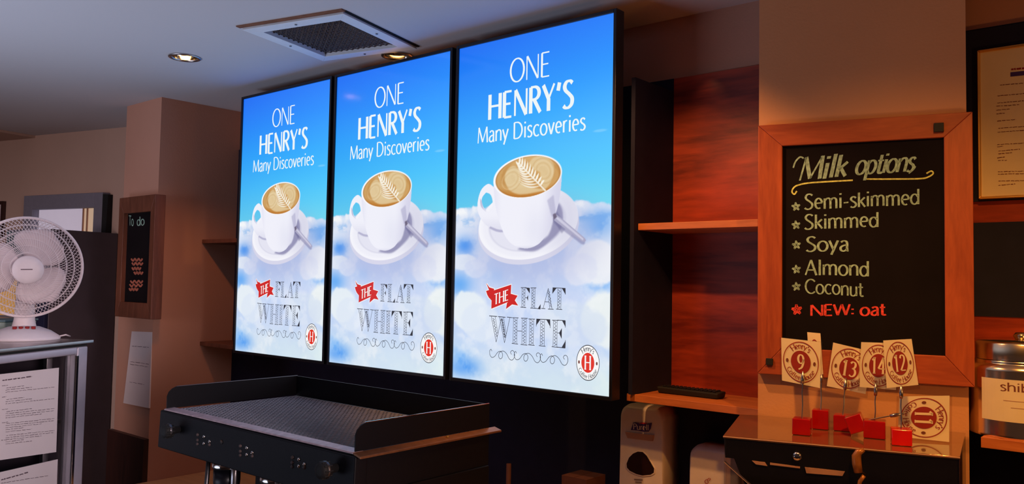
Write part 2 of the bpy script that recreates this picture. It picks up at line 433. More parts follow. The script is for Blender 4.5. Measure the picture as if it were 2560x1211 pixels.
# ================================================================== THE SETTING
# ceiling with cut recesses for the two downlights and the extractor grille
VC = Vector((.905, -.2245)); VA = math.radians(14)
def ceiling():
    b = MB().box(-4.5, 5.5, -6, 2.2, CEIL, CEIL + .25); o = b.build('ceiling', 'ceil'); struct(o)
    c = MB()
    for (x, y) in (L1, L2): c.lathe([(.045, CEIL - .05), (.045, CEIL + .12)], 40, Matrix.Translation((x, y, 0)))
    mt = Matrix.Translation((VC.x, VC.y, 0)) @ Matrix.Rotation(VA, 4, 'Z')
    c.box(-.165, .165, -.165, .165, CEIL - .05, CEIL + .16, mt)
    k = c.build('cutter', 'ceil')
    md = o.modifiers.new('b', 'BOOLEAN'); md.object = k; md.operation = 'DIFFERENCE'; md.solver = 'EXACT'
    dg = bpy.context.evaluated_depsgraph_get(); me = bpy.data.meshes.new_from_object(o.evaluated_get(dg))
    o.modifiers.clear(); o.data = me; bpy.data.objects.remove(k)
ceiling()
struct(MB().box(-4.5, 5.5, -6, 2.2, -.1, 0).build('floor', 'floor'))
BY = .30                                     # face of the wall behind the screens
XF = -.50                                    # face of the chimney-like block left of the screens
struct(MB().box(XF, 4.6, BY, BY + .12, 0, CEIL).build('wall_back', 'wall'))
# black cladding up to 2.29 m between block and niche, wood cladding beyond it
struct(MB().box(XF + .001, 1.918, BY - .012, BY - .0005, 0, 2.29).build('trim_1', 'black'))
struct(MB().box(1.918, 2.33, BY - .010, BY - .0005, 1.30, 2.29).build('trim_2', 'woodp'))
struct(MB().box(1.918, 2.33, BY - .012, BY - .0005, 0, 1.30).build('trim_3', 'black'))
struct(MB().box(2.33, 2.9, BY - .010, BY - .0005, 1.34, 2.10).build('trim_4', 'woodp'))
struct(MB().box(2.9, 4.6, BY - .010, BY - .0005, 1.34, 2.10).build('trim_4', 'woodp'))
struct(MB().box(2.33, 4.6, BY - .012, BY - .0005, 2.10, 2.29).build('trim_5', 'black'))
struct(MB().box(2.33, 4.6, BY - .012, BY - .0005, 0, 1.34).build('trim_5', 'black'))
# block left of the screens
struct(MB().box(-.845, XF, -.112, 1.2, 0, CEIL).build('wall_block', 'wall'))
struct(MB().box(-.86, XF + .004, -.135, -.1125, 0, .925).build('trim_6', 'darkwood'))
# far wall on the left, turned with the building
FP = Vector((-1.42, .14, 0)); FD = NA.dot(FP)
mt = Matrix.Translation(FP) @ Matrix.Rotation(AA, 4, 'Z')
struct(MB().box(-3.2, 1.2, 0, .12, 0, CEIL, mt).build('wall_left', 'wallfar'))
# pillar on the right, also turned
P0 = Vector((2.316, 0, 0)); PD = NA.dot(P0)
mp = Matrix.Translation(P0) @ Matrix.Rotation(AA, 4, 'Z')
struct(MB().box(0, .447, 0, .16, 0, CEIL, mp).build('wall_pillar', 'pillar'))
# side cheek of the niche, black
struct(MB().box(1.905, 1.918, .07, BY - .0125, 1.352, 2.25).build('trim_7', 'black'))


# ================================================================== SCREENS
SW, SH, GAP, SZ = .604, 1.074, .0385, 1.35
def fbm(nx, ny, wmm, hmm, base, octv, seed):
    r = np.random.RandomState(seed); out = np.zeros((ny, nx)); amp = 1; tot = 0
    u = np.linspace(0, wmm, nx); v = np.linspace(0, hmm, ny)
    for k in range(octv):
        s = base / 2 ** k; g = r.rand(int(hmm / s) + 3, int(wmm / s) + 3)
        fu = u / s; fv = v / s; iu = fu.astype(int); iv = fv.astype(int); tu = fu - iu; tv = fv - iv
        tu = tu * tu * (3 - 2 * tu); tv = tv * tv * (3 - 2 * tv)
        a = g[iv][:, iu]; b = g[iv][:, iu + 1]; c = g[iv + 1][:, iu]; d = g[iv + 1][:, iu + 1]
        out += amp * ((a * (1 - tu) + b * tu) * (1 - tv[:, None]) + (c * (1 - tu) + d * tu) * tv[:, None]); tot += amp; amp *= .55
    return out / tot


def paint_screen():
    NX, NY = 378, 672; Wm, Hm = 604., 1074.
    U, V = np.meshgrid(np.linspace(0, Wm, NX), np.linspace(0, Hm, NY))
    sm = lambda a, b, x: (lambda t: t * t * (3 - 2 * t))(np.clip((x - a) / (b - a), 0, 1))
    img = np.zeros((NY, NX, 3))
    # sky
    ks = [1074, 960, 820, 680, 545]; cs = np.array([(34, 118, 246), (36, 138, 250), (48, 166, 252), (72, 190, 250), (104, 208, 240)], float)
    for j in range(3): img[..., j] = np.interp(V, ks[::-1], cs[::-1, j])
    img += (U[..., None] / Wm - .5) * np.array([14, 16, 6])
    def mixin(mask, col):
        nonlocal img
        img = img * (1 - mask[..., None]) + np.asarray(col, float) * mask[..., None]
    n1 = fbm(NX, NY, Wm, Hm, 150, 6, 3); n2 = fbm(NX, NY, Wm, Hm, 60, 5, 8); n3 = fbm(NX, NY, Wm, Hm, 240, 5, 21)
    n4 = fbm(NX, NY, Wm * .4, Hm, 26, 4, 5)
    # cloud deck
    hor = 541 + (n2 - .5) * 34 + 8 * np.sin(U / 60)
    below = sm(-4, 5, hor - V)
    mixin(below, (176, 206, 244))
    tex = sm(.40, .60, n1 * .5 + n2 * .5)
    mixin(below * tex * .85, (226, 232, 246))
    edge = below * np.exp(-((hor - V - 14) / 14) ** 2)
    mixin(edge * (.35 + .6 * sm(.45, .6, n2)), (246, 248, 250))
    band = below * np.exp(-((V - 500) / 13) ** 2) * sm(.44, .6, n4) * .8
    mixin(band, (120, 176, 236))
    # big soft mounds
    def mound(cx, cy, rx, ry, col, k=.95, soft=.12):
        d = np.sqrt(((U - cx) / rx) ** 2 + ((V - cy) / ry) ** 2) + (n2 - .5) * .55
        mixin(sm(1 + soft, 1 - soft, d) * k * below, col)
    def patch(cx, cy, rx, ry, col, k=.8):
        d = ((U - cx) / rx) ** 2 + ((V - cy) / ry) ** 2
        mixin(np.exp(-d) * k * sm(.3, .55, n1 + .15 * n2) * below, col)
    mound(300, 250, 420, 170, (206, 218, 246), .75, .4)
    patch(570, 478, 55, 42, (110, 172, 240), .95); patch(44, 425, 46, 32, (78, 152, 242), 1); patch(20, 300, 60, 38, (104, 172, 244), .95)
    patch(575, 318, 60, 34, (120, 180, 246), .9); patch(180, 330, 60, 26, (168, 204, 248), .6)
    mound(556, 370, 86, 66, (238, 240, 246)); mound(500, 350, 60, 46, (228, 232, 246), .8)
    mound(36, 372, 62, 26, (226, 234, 246), .9); mound(90, 352, 50, 30, (214, 224, 246), .8)
    mound(70, 215, 76, 62, (232, 240, 246)); mound(120, 180, 80, 60, (222, 232, 246), .8)
    mound(585, 215, 80, 78, (236, 242, 242)); mound(470, 190, 120, 66, (214, 226, 242), .7)
    mixin(sm(170, 20, V) * .65, (222, 234, 240)); mixin(sm(140, 0, V) * sm(250, 604, U) * .6, (226, 242, 238))
    patch(40, 34, 75, 34, (74, 150, 240), 1); patch(24, 70, 40, 26, (104, 172, 246), .8)
    mixin(below * (sm(.5, .72, n3)) * .22, (186, 200, 238))
    mixin(below * sm(.5, .66, n2) * .22, (248, 250, 252))
    mixin(sm(3.5, 1.5, np.sqrt(((U - 560) / 9) ** 2 + ((V - 744) / 1.6) ** 2)) * .3, (200, 230, 250))

    def ell(cx, cy, rx, ry, rot=0, s=1.2):
        c, n_ = math.cos(math.radians(rot)), math.sin(math.radians(rot)); x = U - cx; y = V - cy
        X_ = x * c + y * n_; Y_ = -x * n_ + y * c; r = np.sqrt((X_ / rx) ** 2 + (Y_ / ry) ** 2)
        return sm(s, -s, (r - 1) * min(rx, ry)), r
    def poly(pts, soft=0):
        acc = np.zeros_like(U); du = Wm / NX
        for ox in (-.25, .25):
            for oy in (-.25, .25):
                x = U + ox * du; y = V + oy * du; ins = np.zeros(U.shape, bool)
                for i in range(len(pts)):
                    x1, y1 = pts[i]; x2, y2 = pts[(i + 1) % len(pts)]
                    if y1 == y2: continue
                    ins ^= ((y1 > y) != (y2 > y)) & (x < (x2 - x1) * (y - y1) / (y2 - y1) + x1)
                acc += ins / 4
        for _ in range(soft):
            acc = (acc + np.roll(acc, 1, 0) + np.roll(acc, -1, 0) + np.roll(acc, 1, 1) + np.roll(acc, -1, 1)) / 5
        return acc
    # shade under saucer printed in the artwork
    m_, r = ell(310, 430, 250, 130, 5); mixin(np.exp(-(r ** 4) * .8) * .42, (150, 156, 206))
    m_, r = ell(295, 476, 197, 111, 6); mixin(m_, (214, 214, 234)); mixin(m_ * sm(.2, 1, (U - 300) / 200) * .35, (176, 176, 206))
    m2, r2 = ell(294, 490, 194, 110, 6); mixin(m2, (238, 238, 248))
    mixin(m2 * sm(.86, .97, r2) * .5, (250, 250, 254)); mixin(m2 * sm(.78, .70, r2) * .5, (218, 218, 236))
    mixin(m2 * np.exp(-((r2 - .76) / .025) ** 2) * .5, (200, 200, 222))
    mixin(m2 * sm(330, 470, U) * .45, (190, 190, 216))
    mixin(poly(cr([(262, 410), (330, 404), (386, 432), (428, 470), (432, 520), (410, 540), (380, 450), (300, 430)]), 6) * m2 * .75, (128, 126, 166))
    mixin(poly([(395, 500), (430, 455), (446, 470), (412, 520)], 3) * m2 * .4, (90, 88, 130))
    # handle
    ho = poly(cr([(170, 600), (146, 617), (128, 616), (106, 598), (94, 562), (98, 528), (122, 496), (160, 476), (206, 468), (240, 480), (200, 560)]))
    hi = poly(cr([(129, 592), (112, 574), (117, 550), (131, 535), (146, 531), (158, 546), (156, 570), (146, 586), (129, 592)]))
    bgc = img.copy()
    mixin(ho, (240, 240, 250)); mixin(ho * sm(525, 470, V) * .35, (196, 196, 222))
    mixin(poly(cr([(112, 566), (118, 545), (131, 533), (124, 536), (108, 550), (104, 575)]), 1) * .7, (170, 170, 205))
    img = img * (1 - hi[..., None]) + bgc * hi[..., None]
    mixin(poly(cr([(150, 484), (180, 474), (206, 470), (204, 464), (176, 467), (146, 478)]), 1) * .6, (150, 148, 186))
    # body
    bp = cr([(160, 626), (163, 590), (172, 540), (190, 492), (214, 450), (246, 424), (291, 413), (330, 419), (360, 438), (390, 482), (412, 528), (424, 585), (427, 640)])
    bd = poly(bp + [(293, 650)])
    mixin(bd, (240, 240, 250))
    mixin(bd * sm(.35, 1.0, (U - 300) / 120 + (560 - V) / 900) * .55, (192, 190, 220)); mixin(bd * sm(200, 160, U) * .4, (214, 214, 236))
    mixin(bd * np.exp(-((U - 330) / 40) ** 2 - ((V - 470) / 60) ** 2) * .25, (206, 208, 232))
    mixin(bd * poly([(374, 555), (398, 570), (410, 500), (392, 505)], 3) * .5, (164, 162, 196))
    mixin(bd * sm(424, 412, V) * .4, (200, 200, 224))
    # rim and coffee
    mr, rr = ell(293.5, 631.5, 134, 65, 3); mixin(mr, (250, 250, 253))
    mc, rc = ell(295.5, 630.5, 127, 61.5, 3)
    mixin(mc, (206, 160, 98)); x = (U - 295) / 127; y = (V - 630) / 61
    sw = np.sin(18 * rc + 3 * np.arctan2(y, x) + n2 * 7)
    mixin(mc * sm(.1, .9, sw) * .30, (178, 122, 58)); mixin(mc * sm(.93, 1.0, rc) * .5, (160, 100, 46))
    mixin(mc * sm(-.35, -.95, y) * .7, (184, 110, 34)); mixin(mc * sm(.5, .95, y) * .45, (222, 186, 132))
    mixin(mc * poly(cr([(205, 628), (214, 655), (240, 668), (262, 655), (268, 630), (300, 600), (367, 588), (340, 582), (270, 578), (225, 595), (205, 628)]), 3) * .8, (228, 208, 166))
    mixin(mc * poly(cr([(300, 672), (325, 688), (370, 684), (398, 655), (392, 618), (367, 590), (350, 610), (345, 640), (320, 652), (300, 672)]), 3) * .8, (226, 204, 160))
    for k in range(4):
        q = 1 - k * .18
        m_, r = ell(232, 626, 46 * q, 34 * q, 25); mixin(mc * np.exp(-((r - 1) / .05) ** 2) * .26, (186, 140, 80) if k % 2 == 0 else (246, 232, 200))
        m_, r = ell(358, 644, 44 * q, 36 * q, -30); mixin(mc * np.exp(-((r - 1) / .05) ** 2) * .26, (186, 140, 80) if k % 2 == 0 else (246, 232, 200))
    # fern
    a = np.array([262., 675.]); b = np.array([367., 584.])
    def leaf(p0, p1, p2, w_):
        for k in range(16):
            t = k / 15; q = (1 - t) ** 2 * p0 + 2 * t * (1 - t) * p1 + t * t * p2; ww = w_ * (.45 + 1.2 * math.sin(PI * t ** .8)) * .8
            m_, r = ell(q[0], q[1], ww, ww * .85, 0, 1.3); mixin(m_ * mc * .9, (248, 243, 228))
    for i in range(10):
        t = i / 9; p = a + (b - a) * (.02 + .80 * t)
        leaf(p, p + np.array([3 + 4 * t, 9 + 3 * t]), p + np.array([1 + 12 * t, 15 + 13 * math.sin(PI * min(1, .3 + t * .7))]), 2.7)
        L = 14 + 72 * t ** 1.15
        leaf(p, p + np.array([-L * .5, -3 - 7 * t]), p + np.array([-L * .95, 8 + 8 * t - 2 * t * t]), 2.5)
    for t in np.linspace(0, 1, 40):
        p = a + (b - a) * t; m_, r = ell(p[0], p[1], 3.0, 2.6, 0, 1.4); mixin(m_ * mc * .8, (248, 244, 232))
    # spoon
    sp = [(398, 508), (408, 512), (428, 500), (512, 440), (517, 433), (512, 428), (503, 430), (420, 482), (402, 494)]
    mixin(poly([(x - 3, y - 7) for x, y in sp], 2) * .5, (120, 118, 160)); mixin(poly(sp), (170, 168, 196))
    mixin(poly([(410, 506), (430, 494), (508, 438), (506, 433), (426, 487), (408, 500)], 1) * .8, (214, 212, 232))
    mixin(poly([(396, 512), (406, 516), (412, 504), (400, 496)], 1) * .8, (96, 86, 110))
    img = np.clip(img, 0, 255) / 255.; lin = np.where(img <= .04045, img / 12.92, ((img + .055) / 1.055) ** 2.4)
    # mesh (local: x to the right, z up, facing -y)
    co = np.stack([U / 1000, np.zeros_like(U), V / 1000], -1).reshape(-1, 3)
    idx = np.arange(NX * NY).reshape(NY, NX); q = np.stack([idx[:-1, :-1], idx[:-1, 1:], idx[1:, 1:], idx[1:, :-1]], -1).reshape(-1, 4)
    me = bpy.data.meshes.new('screen_image'); me.vertices.add(len(co)); me.vertices.foreach_set('co', co.ravel())
    me.loops.add(q.size); me.loops.foreach_set('vertex_index', q.ravel().astype(np.int32))
    me.polygons.add(len(q)); me.polygons.foreach_set('loop_start', np.arange(0, q.size, 4, dtype=np.int32))
    me.update(calc_edges=True)
    ca = me.color_attributes.new('picture', 'FLOAT_COLOR', 'POINT')
    ca.data.foreach_set('color', np.concatenate([lin.reshape(-1, 3), np.ones((NX * NY, 1))], 1).ravel().astype(np.float32))
    return me


def screen_mats():
    m = bpy.data.materials.new('lit_screen_picture'); m.use_nodes = True; nt = m.node_tree; b = nt.nodes['Principled BSDF']
    at = nt.nodes.new('ShaderNodeAttribute'); at.attribute_name = 'picture'
    b.inputs['Base Color'].default_value = (.01, .01, .01, 1); b.inputs['Roughness'].default_value = .12
    b.inputs['Emission Strength'].default_value = 1.0
    nt.links.new(at.outputs['Color'], b.inputs['Emission Color'])
    M['pic'] = m
    for k, c in dict(lit_white=(236, 244, 246), lit_black=(52, 54, 64), lit_red=(206, 40, 40), lit_logored=(222, 46, 28), lit_cream=(246, 246, 246), lit_brown=(110, 50, 40)).items():
        M[k] = mat(k.replace('lit', 'screen'), (.01, .01, .01, 1), .12, emit=rgb(*c), estr=1)
screen_mats()


def emblem(cx, cy, R, fn, parent, word, sx=1.0, mats=('lit_cream', 'lit_black', 'lit_logored', 'lit_cream', 'lit_brown'), fns=None, wh=.0, backing=True, sub=True):
    """round coffee house badge: ring, red centre with letter or number, words round the rim; fn(x, y, layer)"""
    sc = lambda qs: [[(cx + (a - cx) * sx, b) for a, b in q] for q in qs]
    f = lambda k: (lambda a, b: fn(a, b, k))
    res = []
    if backing: res.append(flat(sc(disc(cx, cy, R)), f(1), 'badge_ground', mats[0], parent))
    ring = ringq(cx, cy, R * .985, R * .045)
    ring += ring_text("Henry's", cx, cy, R * .66, R * .27, 90, True, 84, thick=.13, thin=.07, serif=.09)
    ring += ring_text("Coffee House", cx, cy, R * .90, R * .24, 270, False, 128, thick=.13, thin=.07, serif=.09)
    res.append(flat(sc(ring), f(2), 'badge_lettering', mats[1], parent))
    res.append(flat(sc(disc(cx, cy, R * .56)), f(2), 'badge_centre', mats[2], parent))
    h = R * .74; qs, wd = text_quads(word, thick=.17, thin=.07, serif=.11, track=.1)
    s = h * (.95 if len(word) == 1 else .98); k = min(s, R * .86 / wd)
    res.append(flat(sc([[(cx + (a - wd / 2) * k, cy + (b - .5) * h) for a, b in q] for q in qs]), f(3), 'badge_figure', mats[3], parent))
    for sg in (-1, 1): res.append(flat(sc(disc(cx + sg * R * .77, cy, R * .075, 12, R * .1)), f(2), 'badge_bean', mats[4], parent))
    return res


def flatwhite():
    """hand drawn serif capitals with scribbled stems, millimetres on the screen"""
    q = []; r = random.Random(4)
    def ln(*p, w=1.6): ribbon(list(p), w, w, q, flat=w)
    def zig(x0, y0, x1, y1, wd, w=1.3, n=11, dense=1):
        pts = []
        for i in range(n * dense + 1):
            t = i / (n * dense); cx_ = x0 + (x1 - x0) * t; cy_ = y0 + (y1 - y0) * t
            pts.append((cx_ + (wd * .42 if i % 2 else -wd * .42) * r.uniform(.6, 1), cy_ + r.uniform(-1, 1)))
        for a, b in zip(pts, pts[1:]): ribbon([a, b], w, w, q, flat=w)
    def stem(x, y0, y1, wd=12, dense=1, serif=5, top=True, bot=True):
        ln((x, y0), (x, y1), w=1.3); ln((x + wd, y0), (x + wd, y1), w=1.3); zig(x + wd / 2, y0 + 2, x + wd / 2, y1 - 2, wd, n=int(abs(y1 - y0) / 4.6), dense=dense)
        if bot: ln((x - serif, y0), (x + wd + serif, y0 - .5), w=1.9)
        if top: ln((x - serif, y1), (x + wd + serif, y1 + .5), w=1.9)
    def tri(a, b, c): q.append([a, b, c])
    # FLAT
    stem(284, 235, 294, 12); ln((296, 294), (314, 293), w=1.8); tri((300, 293), (313, 293), (313.5, 278)); ln((313, 294), (313.5, 278)); ln((296, 264), (308, 264)); tri((303, 264), (308, 273), (308, 254))
    stem(322, 234, 294, 12); ln((334, 234), (356, 232), w=1.8); tri((346, 233), (356, 233), (356.5, 247))
    ln((366, 234), (384, 294), w=1.4); ln((384, 294), (399, 234), w=1.4); ln((382, 284), (391, 234), w=1.3); zig(386, 288, 395, 238, 9, n=11); ln((371, 254), (388, 254)); ln((359, 234), (374, 234), w=1.9); ln((384, 233), (405, 233), w=1.9)
    stem(419, 234, 293, 12, top=False); ln((400, 296), (447, 295), w=1.9); tri((401, 296), (414, 295), (401, 280)); tri((446, 295), (434, 295), (446.5, 278)); ln((401, 296), (400, 279)); ln((446, 295), (447, 277))
    # WHITE
    for x in (162, 196):
        ln((x, 202), (x + 22, 124), w=1.6); ln((x + 16, 202), (x + 28, 152), w=1.4)
        zig(x + 9, 198, x + 24, 140, 11, n=14, w=1.6, dense=1 + (x > 180))
    ln((184, 124), (202, 196), w=1.5); ln((218, 124), (238, 203), w=1.5); ln((153, 204), (186, 203), w=2.2); ln((190, 203), (220, 202), w=2.2); ln((226, 203), (246, 202), w=2)
    stem(252, 124, 202, 15); stem(287, 123, 202, 16); ln((267, 163), (287, 163), w=1.7)
    stem(316, 124, 201, 15, dense=1)
    stem(357, 124, 200, 15, top=False, dense=1); ln((341, 202), (393, 202), w=2.1); tri((342, 202), (356, 201), (342, 184)); tri((392, 202), (379, 201), (392.5, 183)); ln((342, 202), (341, 180)); ln((392, 202), (393.5, 178))
    stem(405, 124, 201, 14); ln((419, 202), (448, 202), w=2); tri((436, 202), (448, 202), (448.5, 184)); ln((448, 202), (448.5, 182)); ln((419, 165), (436, 165), w=1.6); tri((426, 165), (436, 180), (436, 148)); ln((419, 124), (449, 123), w=2); tri((436, 124), (449, 123), (449.5, 144)); ln((449, 123), (449.5, 146))
    # flourish
    def curl(x0, mir=1):
        c = [(10, 100), (6, 106), (1, 100), (2, 88), (10, 80), (22, 84), (34, 98), (46, 102), (54, 94), (52, 82), (44, 78), (38, 86), (42, 98), (56, 104), (70, 96), (82, 80), (94, 78), (102, 90), (100, 104), (92, 108), (86, 102), (90, 95)]
        p = cr([(x0 + a * 1.0, b * .95) for a, b in c], 4); ribbon(p, 1.6, 1.6, q, flat=1.6)
    for k in range(3): curl(157 + k * 100)
    return q


def build_screens():
    pic = paint_screen()
    pic.materials.append(M['pic'])
    first = None
    labs = ['lit portrait screen with coffee cup advert, leftmost of the three in the row',
            'lit portrait screen with coffee cup advert, between the two other screens',
            'lit portrait screen with coffee cup advert, rightmost one beside the wooden shelves']
    root = empty('display_screen', (0, 0, SZ), labs[0], 'screen', 'advert screens above the espresso machine')
    b = .0105; D = .036
    fr = MB()
    ox0, ox1, oz0, oz1 = -b, SW + b, SZ - b, SZ + SH + b
    fr.box(ox0, 0, -.004, D, oz0, oz1); fr.box(SW, ox1, -.004, D, oz0, oz1); fr.box(0, SW, -.004, D, oz0, SZ); fr.box(0, SW, -.004, D, SZ + SH, oz1)
    fr.build('bezel', 'bezel', root, bevel=.0015)
    MB().box(.0005, SW - .0005, .004, D - .003, SZ + .0005, SZ + SH - .0005).build('panel_housing', 'bezel', root)
    MB().box(.12, SW - .12, D - .003, .12, SZ + .3, SZ + .7).build('wall_bracket', 'blackmetal', root)
    o = bpy.data.objects.new('screen_image', pic); COL.objects.link(o); o.parent = root; o.location = (0, .002, 0)
    f = lambda k: (lambda a, b: Vector((a / 1000, .002 - .0003 * k, SZ + b / 1000)))
    q = fit_text('ONE', 220, 378, 929, 73, thick=.105, thin=.055, track=.07)
    q += fit_text("HENRY'S", 133, 466, 823, 80, thick=.19, thin=.09, track=.09)
    q += fit_text('Many Discoveries', 88, 510, 752, 50, thick=.125, thin=.075, track=.06)
    flat(q, f(1), 'slogan_lettering', 'lit_white', root)
    flat(flatwhite(), f(1), 'title_lettering', 'lit_black', root)
    # banner
    def outl(P, w=2): 
        o_ = []; ribbon(P + [P[0]], w, w, o_, flat=w); return o_
    bn = [[(163, 281), (241, 302), (239, 253), (162, 227)]]
    t1 = [[(140, 304), (152, 292), (172, 288), (166, 270), (154, 280)], [(139, 281), (152, 284), (163, 274), (162, 252), (150, 262), (144, 270)]]
    t2 = [[(241, 274), (267, 269), (256, 255), (270, 240), (246, 243), (222, 228), (226, 246), (239, 254)]]
    edge = []
    for P in bn + t1 + t2: edge += outl(P, 7)
    flat(edge, f(1), 'banner_edge', 'lit_cream', root)
    th = []
    for P in bn + t1 + t2: th += outl(P, 1.4)
    bo = flat(bn + t1 + t2, f(2), 'banner', 'lit_red', root)
    flat(th, f(3), 'banner_outline', 'lit_red', bo)
    tq = fit_text('THE', 0, 58, 0, 31, thick=.17, thin=.08, serif=.1, track=.1)
    flat([[(173 + a, 240 + a * .28 + c) for a, c in qq] for qq in tq], f(3), 'banner_lettering', 'lit_cream', bo)
    bd = flat(disc(529, 87, 50), f(1), 'badge', 'lit_cream', root)
    for vtx in bd.data.vertices: pass
    bd.data.transform(Matrix.Translation((.529, 0, 0)) @ Matrix.Diagonal((.79, 1, 1, 1)) @ Matrix.Translation((-.529, 0, 0)))
    emblem(529, 87, 50, lambda a, b, k: f(k)(a, b), bd, 'H', sx=.79, backing=False)
    for i in (1, 2):
        c = copy_tree(root); c.location = (i * (SW + GAP), 0, SZ); c['label'] = labs[i]
build_screens()


# ================================================================== CEILING FITTINGS
def downlight(x, y, label, aim, tilt):
    root = empty('downlight', (x, y, CEIL), label, 'ceiling light', 'recessed ceiling downlights')
    T = Matrix.Translation((x, y, CEIL))
    MB().lathe([(.044, .0), (.058, -.0005), (.0575, -.004), (.050, -.006), (.0445, -.003), (.044, .0)], 48, T, cap=False).build('trim_ring', 'steel', root, smooth=True)
    MB().lathe([(.0442, 0), (.0435, .05), (.040, .11), (.001, .112)], 40, T, cap=False).build('recess_can', 'chrome', root, smooth=True)
    G_ = T @ Matrix.Rotation(aim, 4, 'Z') @ Matrix.Rotation(tilt, 4, 'Y') @ Matrix.Translation((0, 0, .012))
    MB().lathe([(.040, 0), (.0405, .004), (.037, .030), (.018, .045), (.016, .045), (.034, .028), (.036, .0), (.040, 0)], 40, G_, cap=False).build('gimbal', 'chrome', root, smooth=True)
    MB().lathe([(.0345, .012), (.0335, .016), (.0005, .017)], 36, G_, cap=False).build('lamp', 'lampglow', root)
downlight(L1[0], L1[1], 'round recessed ceiling downlight tilted to the left, away from the screens', math.atan2(.6, -.7), math.radians(-24))
downlight(L2[0], L2[1], 'glowing round ceiling downlight just above the middle screen', 0, 0)


def vent():
    root = empty('ceiling_vent', (VC.x, VC.y, CEIL), 'square white-framed extractor grille with dark mesh in ceiling', 'vent', rz=VA)
    T = world_of(root)
    f = MB(); a, c = .158, .206
    lo = lambda s, z: [T @ Vector((x * s, y * s, z)) for x, y in ((-1, -1), (1, -1), (1, 1), (-1, 1))]
    for i in range(4):
        j = (i + 1) % 4; A_ = lo(c, -.012); B_ = lo(a, -.012); A2 = lo(c - .004, -.001); B2 = lo(a, .012)
        f = MB(); f.hexa([A_[i], A_[j], B_[j], B_[i]], [A2[i], A2[j], B2[j], B2[i]]); f.build('frame_side', M['ventw'], root, bevel=.001)
    g = MB(); n = 26
    for i in range(n + 1):
        t = -a + 2 * a * i / n
        for s in (0, 1):
            pts = []
            for k in range(n * 2 + 1):
                u = -a + 2 * a * k / (n * 2); w_ = .0022 * math.sin(PI * k / 2 + PI * i + s * PI / 2 * 1)
                pts.append(T @ (Vector((t + .0022 * (1 if (k % 4) < 2 else -1), u, .002 + w_)) if s == 0 else Vector((u, t, .002 - w_))))
            g.tube(pts, .0016, 4)
    g.build('grille_mesh', M['ventg'], root)
    MB().box(-a + .002, a - .002, -a + .002, a - .002, .10, .104, T).build('dark_filter', 'dark', root)
    for p in ((0, -.182), (0, .182), (-.182, .0), (.182, 0)):
        MB().lathe([(.004, -.0145), (.004, -.012)], 12, T @ Matrix.Translation((p[0], p[1], 0))).build('screw', 'wire', root)
    MB().box(-c - .012, c + .004, -c - .014, -c + .004, -.004, -.0002, T).build('gap_strip', M['ventgap'], root)  # brown strip along the near outer edge of the frame
    MB().box(c - .003, c + .006, -c + .005, c + .004, -.0035, -.0002, T).build('gap_strip', 'dark', root)
M['ventw'] = mat('white_vent_frame', rgb(226, 228, 232), .5, noise=.03)
M['ventg'] = mat('dark_woven_grille', rgb(92, 78, 76), .6, .3, noise=.2)
M['ventgap'] = mat('brown_sealant', rgb(128, 84, 62), .8, noise=.2)  # colour of the brown strip along the vent frame's near edge
vent()
T = Matrix.Translation(onZ(98, 341, CEIL)) @ Matrix.Rotation(AA, 4, 'Z')
tag(MB().box(-.6, 0, -.32, .0, -.014, -.0005, T).build('ceiling_hatch', 'wallfar'), 'flat beige ceiling hatch at the left edge above the fan', 'hatch')

# ================================================================== SHELVES
def shelf(name, x0, x1, z, label, notch=0, th=.019, y0=.09, m='woods'):
    """board with slightly proud front lipping"""
    root = empty(name, ((x0 + x1) / 2, BY - .013, z - th), label, 'shelf')
    MB().box(x0, x1, y0 + .012, BY - .0125, z - th, z).build('board', m, root, bevel=.0008)
    MB().box(x0, x1 - notch, y0, y0 + .0119, z - th, z + .0003).build('front_edge', m, root, bevel=.0012)
    return root
shelf('wooden_shelf', 1.919, 2.305, 1.833, 'upper wooden shelf, empty, in the niche right of the screens', .03)
shelf('wooden_shelf', 1.890, 2.30, 1.351, 'lower wooden shelf carrying the black remote control, above the dispensers', 0, .02, .085)
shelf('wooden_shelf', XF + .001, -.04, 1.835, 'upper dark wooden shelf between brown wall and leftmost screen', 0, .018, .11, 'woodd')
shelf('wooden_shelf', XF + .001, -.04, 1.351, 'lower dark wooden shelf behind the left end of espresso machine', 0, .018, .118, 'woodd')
struct(MB().box(-.04, -.03, .11, BY - .0125, 1.3, 2.25).build('trim_8', 'black'))
struct(MB().box(2.33, 4.4, BY - .013, BY - .0101, 1.60, 1.822).build('trim_10', 'black'))  # black panel standing in for the shadow on the wood below the notice
ZR = onY(2455, 1094, .07).z
shelf('wooden_shelf', onY(2452, 1100, .07).x, 3.30, ZR, 'reddish wooden shelf under the silver canister', 0, .022, .07)

# ================================================================== REMOTE CONTROL
def remote():
    x0, x1, y0, y1, z = 1.945, 2.128, .165, .213, 1.3515
    c = Vector(((x0 + x1) / 2, (y0 + y1) / 2, z)); root = empty('remote_control', c, 'black remote control lying on the lower wooden shelf', 'remote')
    lo = [(x0, y0, z), (x1, y0, z), (x1, y1, z), (x0, y1, z)]; hi = [(x0 - .004, y0 - .003, z + .018), (x1 + .004, y0 - .003, z + .016), (x1 + .004, y1, z + .018), (x0 - .004, y1, z + .019)]
    MB().hexa(lo, hi).build('casing', 'rubber', root, bevel=.004, seg=3)
    for i in range(13):
        for j in range(3):
            MB().box(x0 + .012 + i * .0128, x0 + .02 + i * .0128, y0 + .007 + j * .013, y0 + .014 + j * .013, z + .0165, z + .0215).build('button', 'bezel', root, bevel=.0008)
remote()


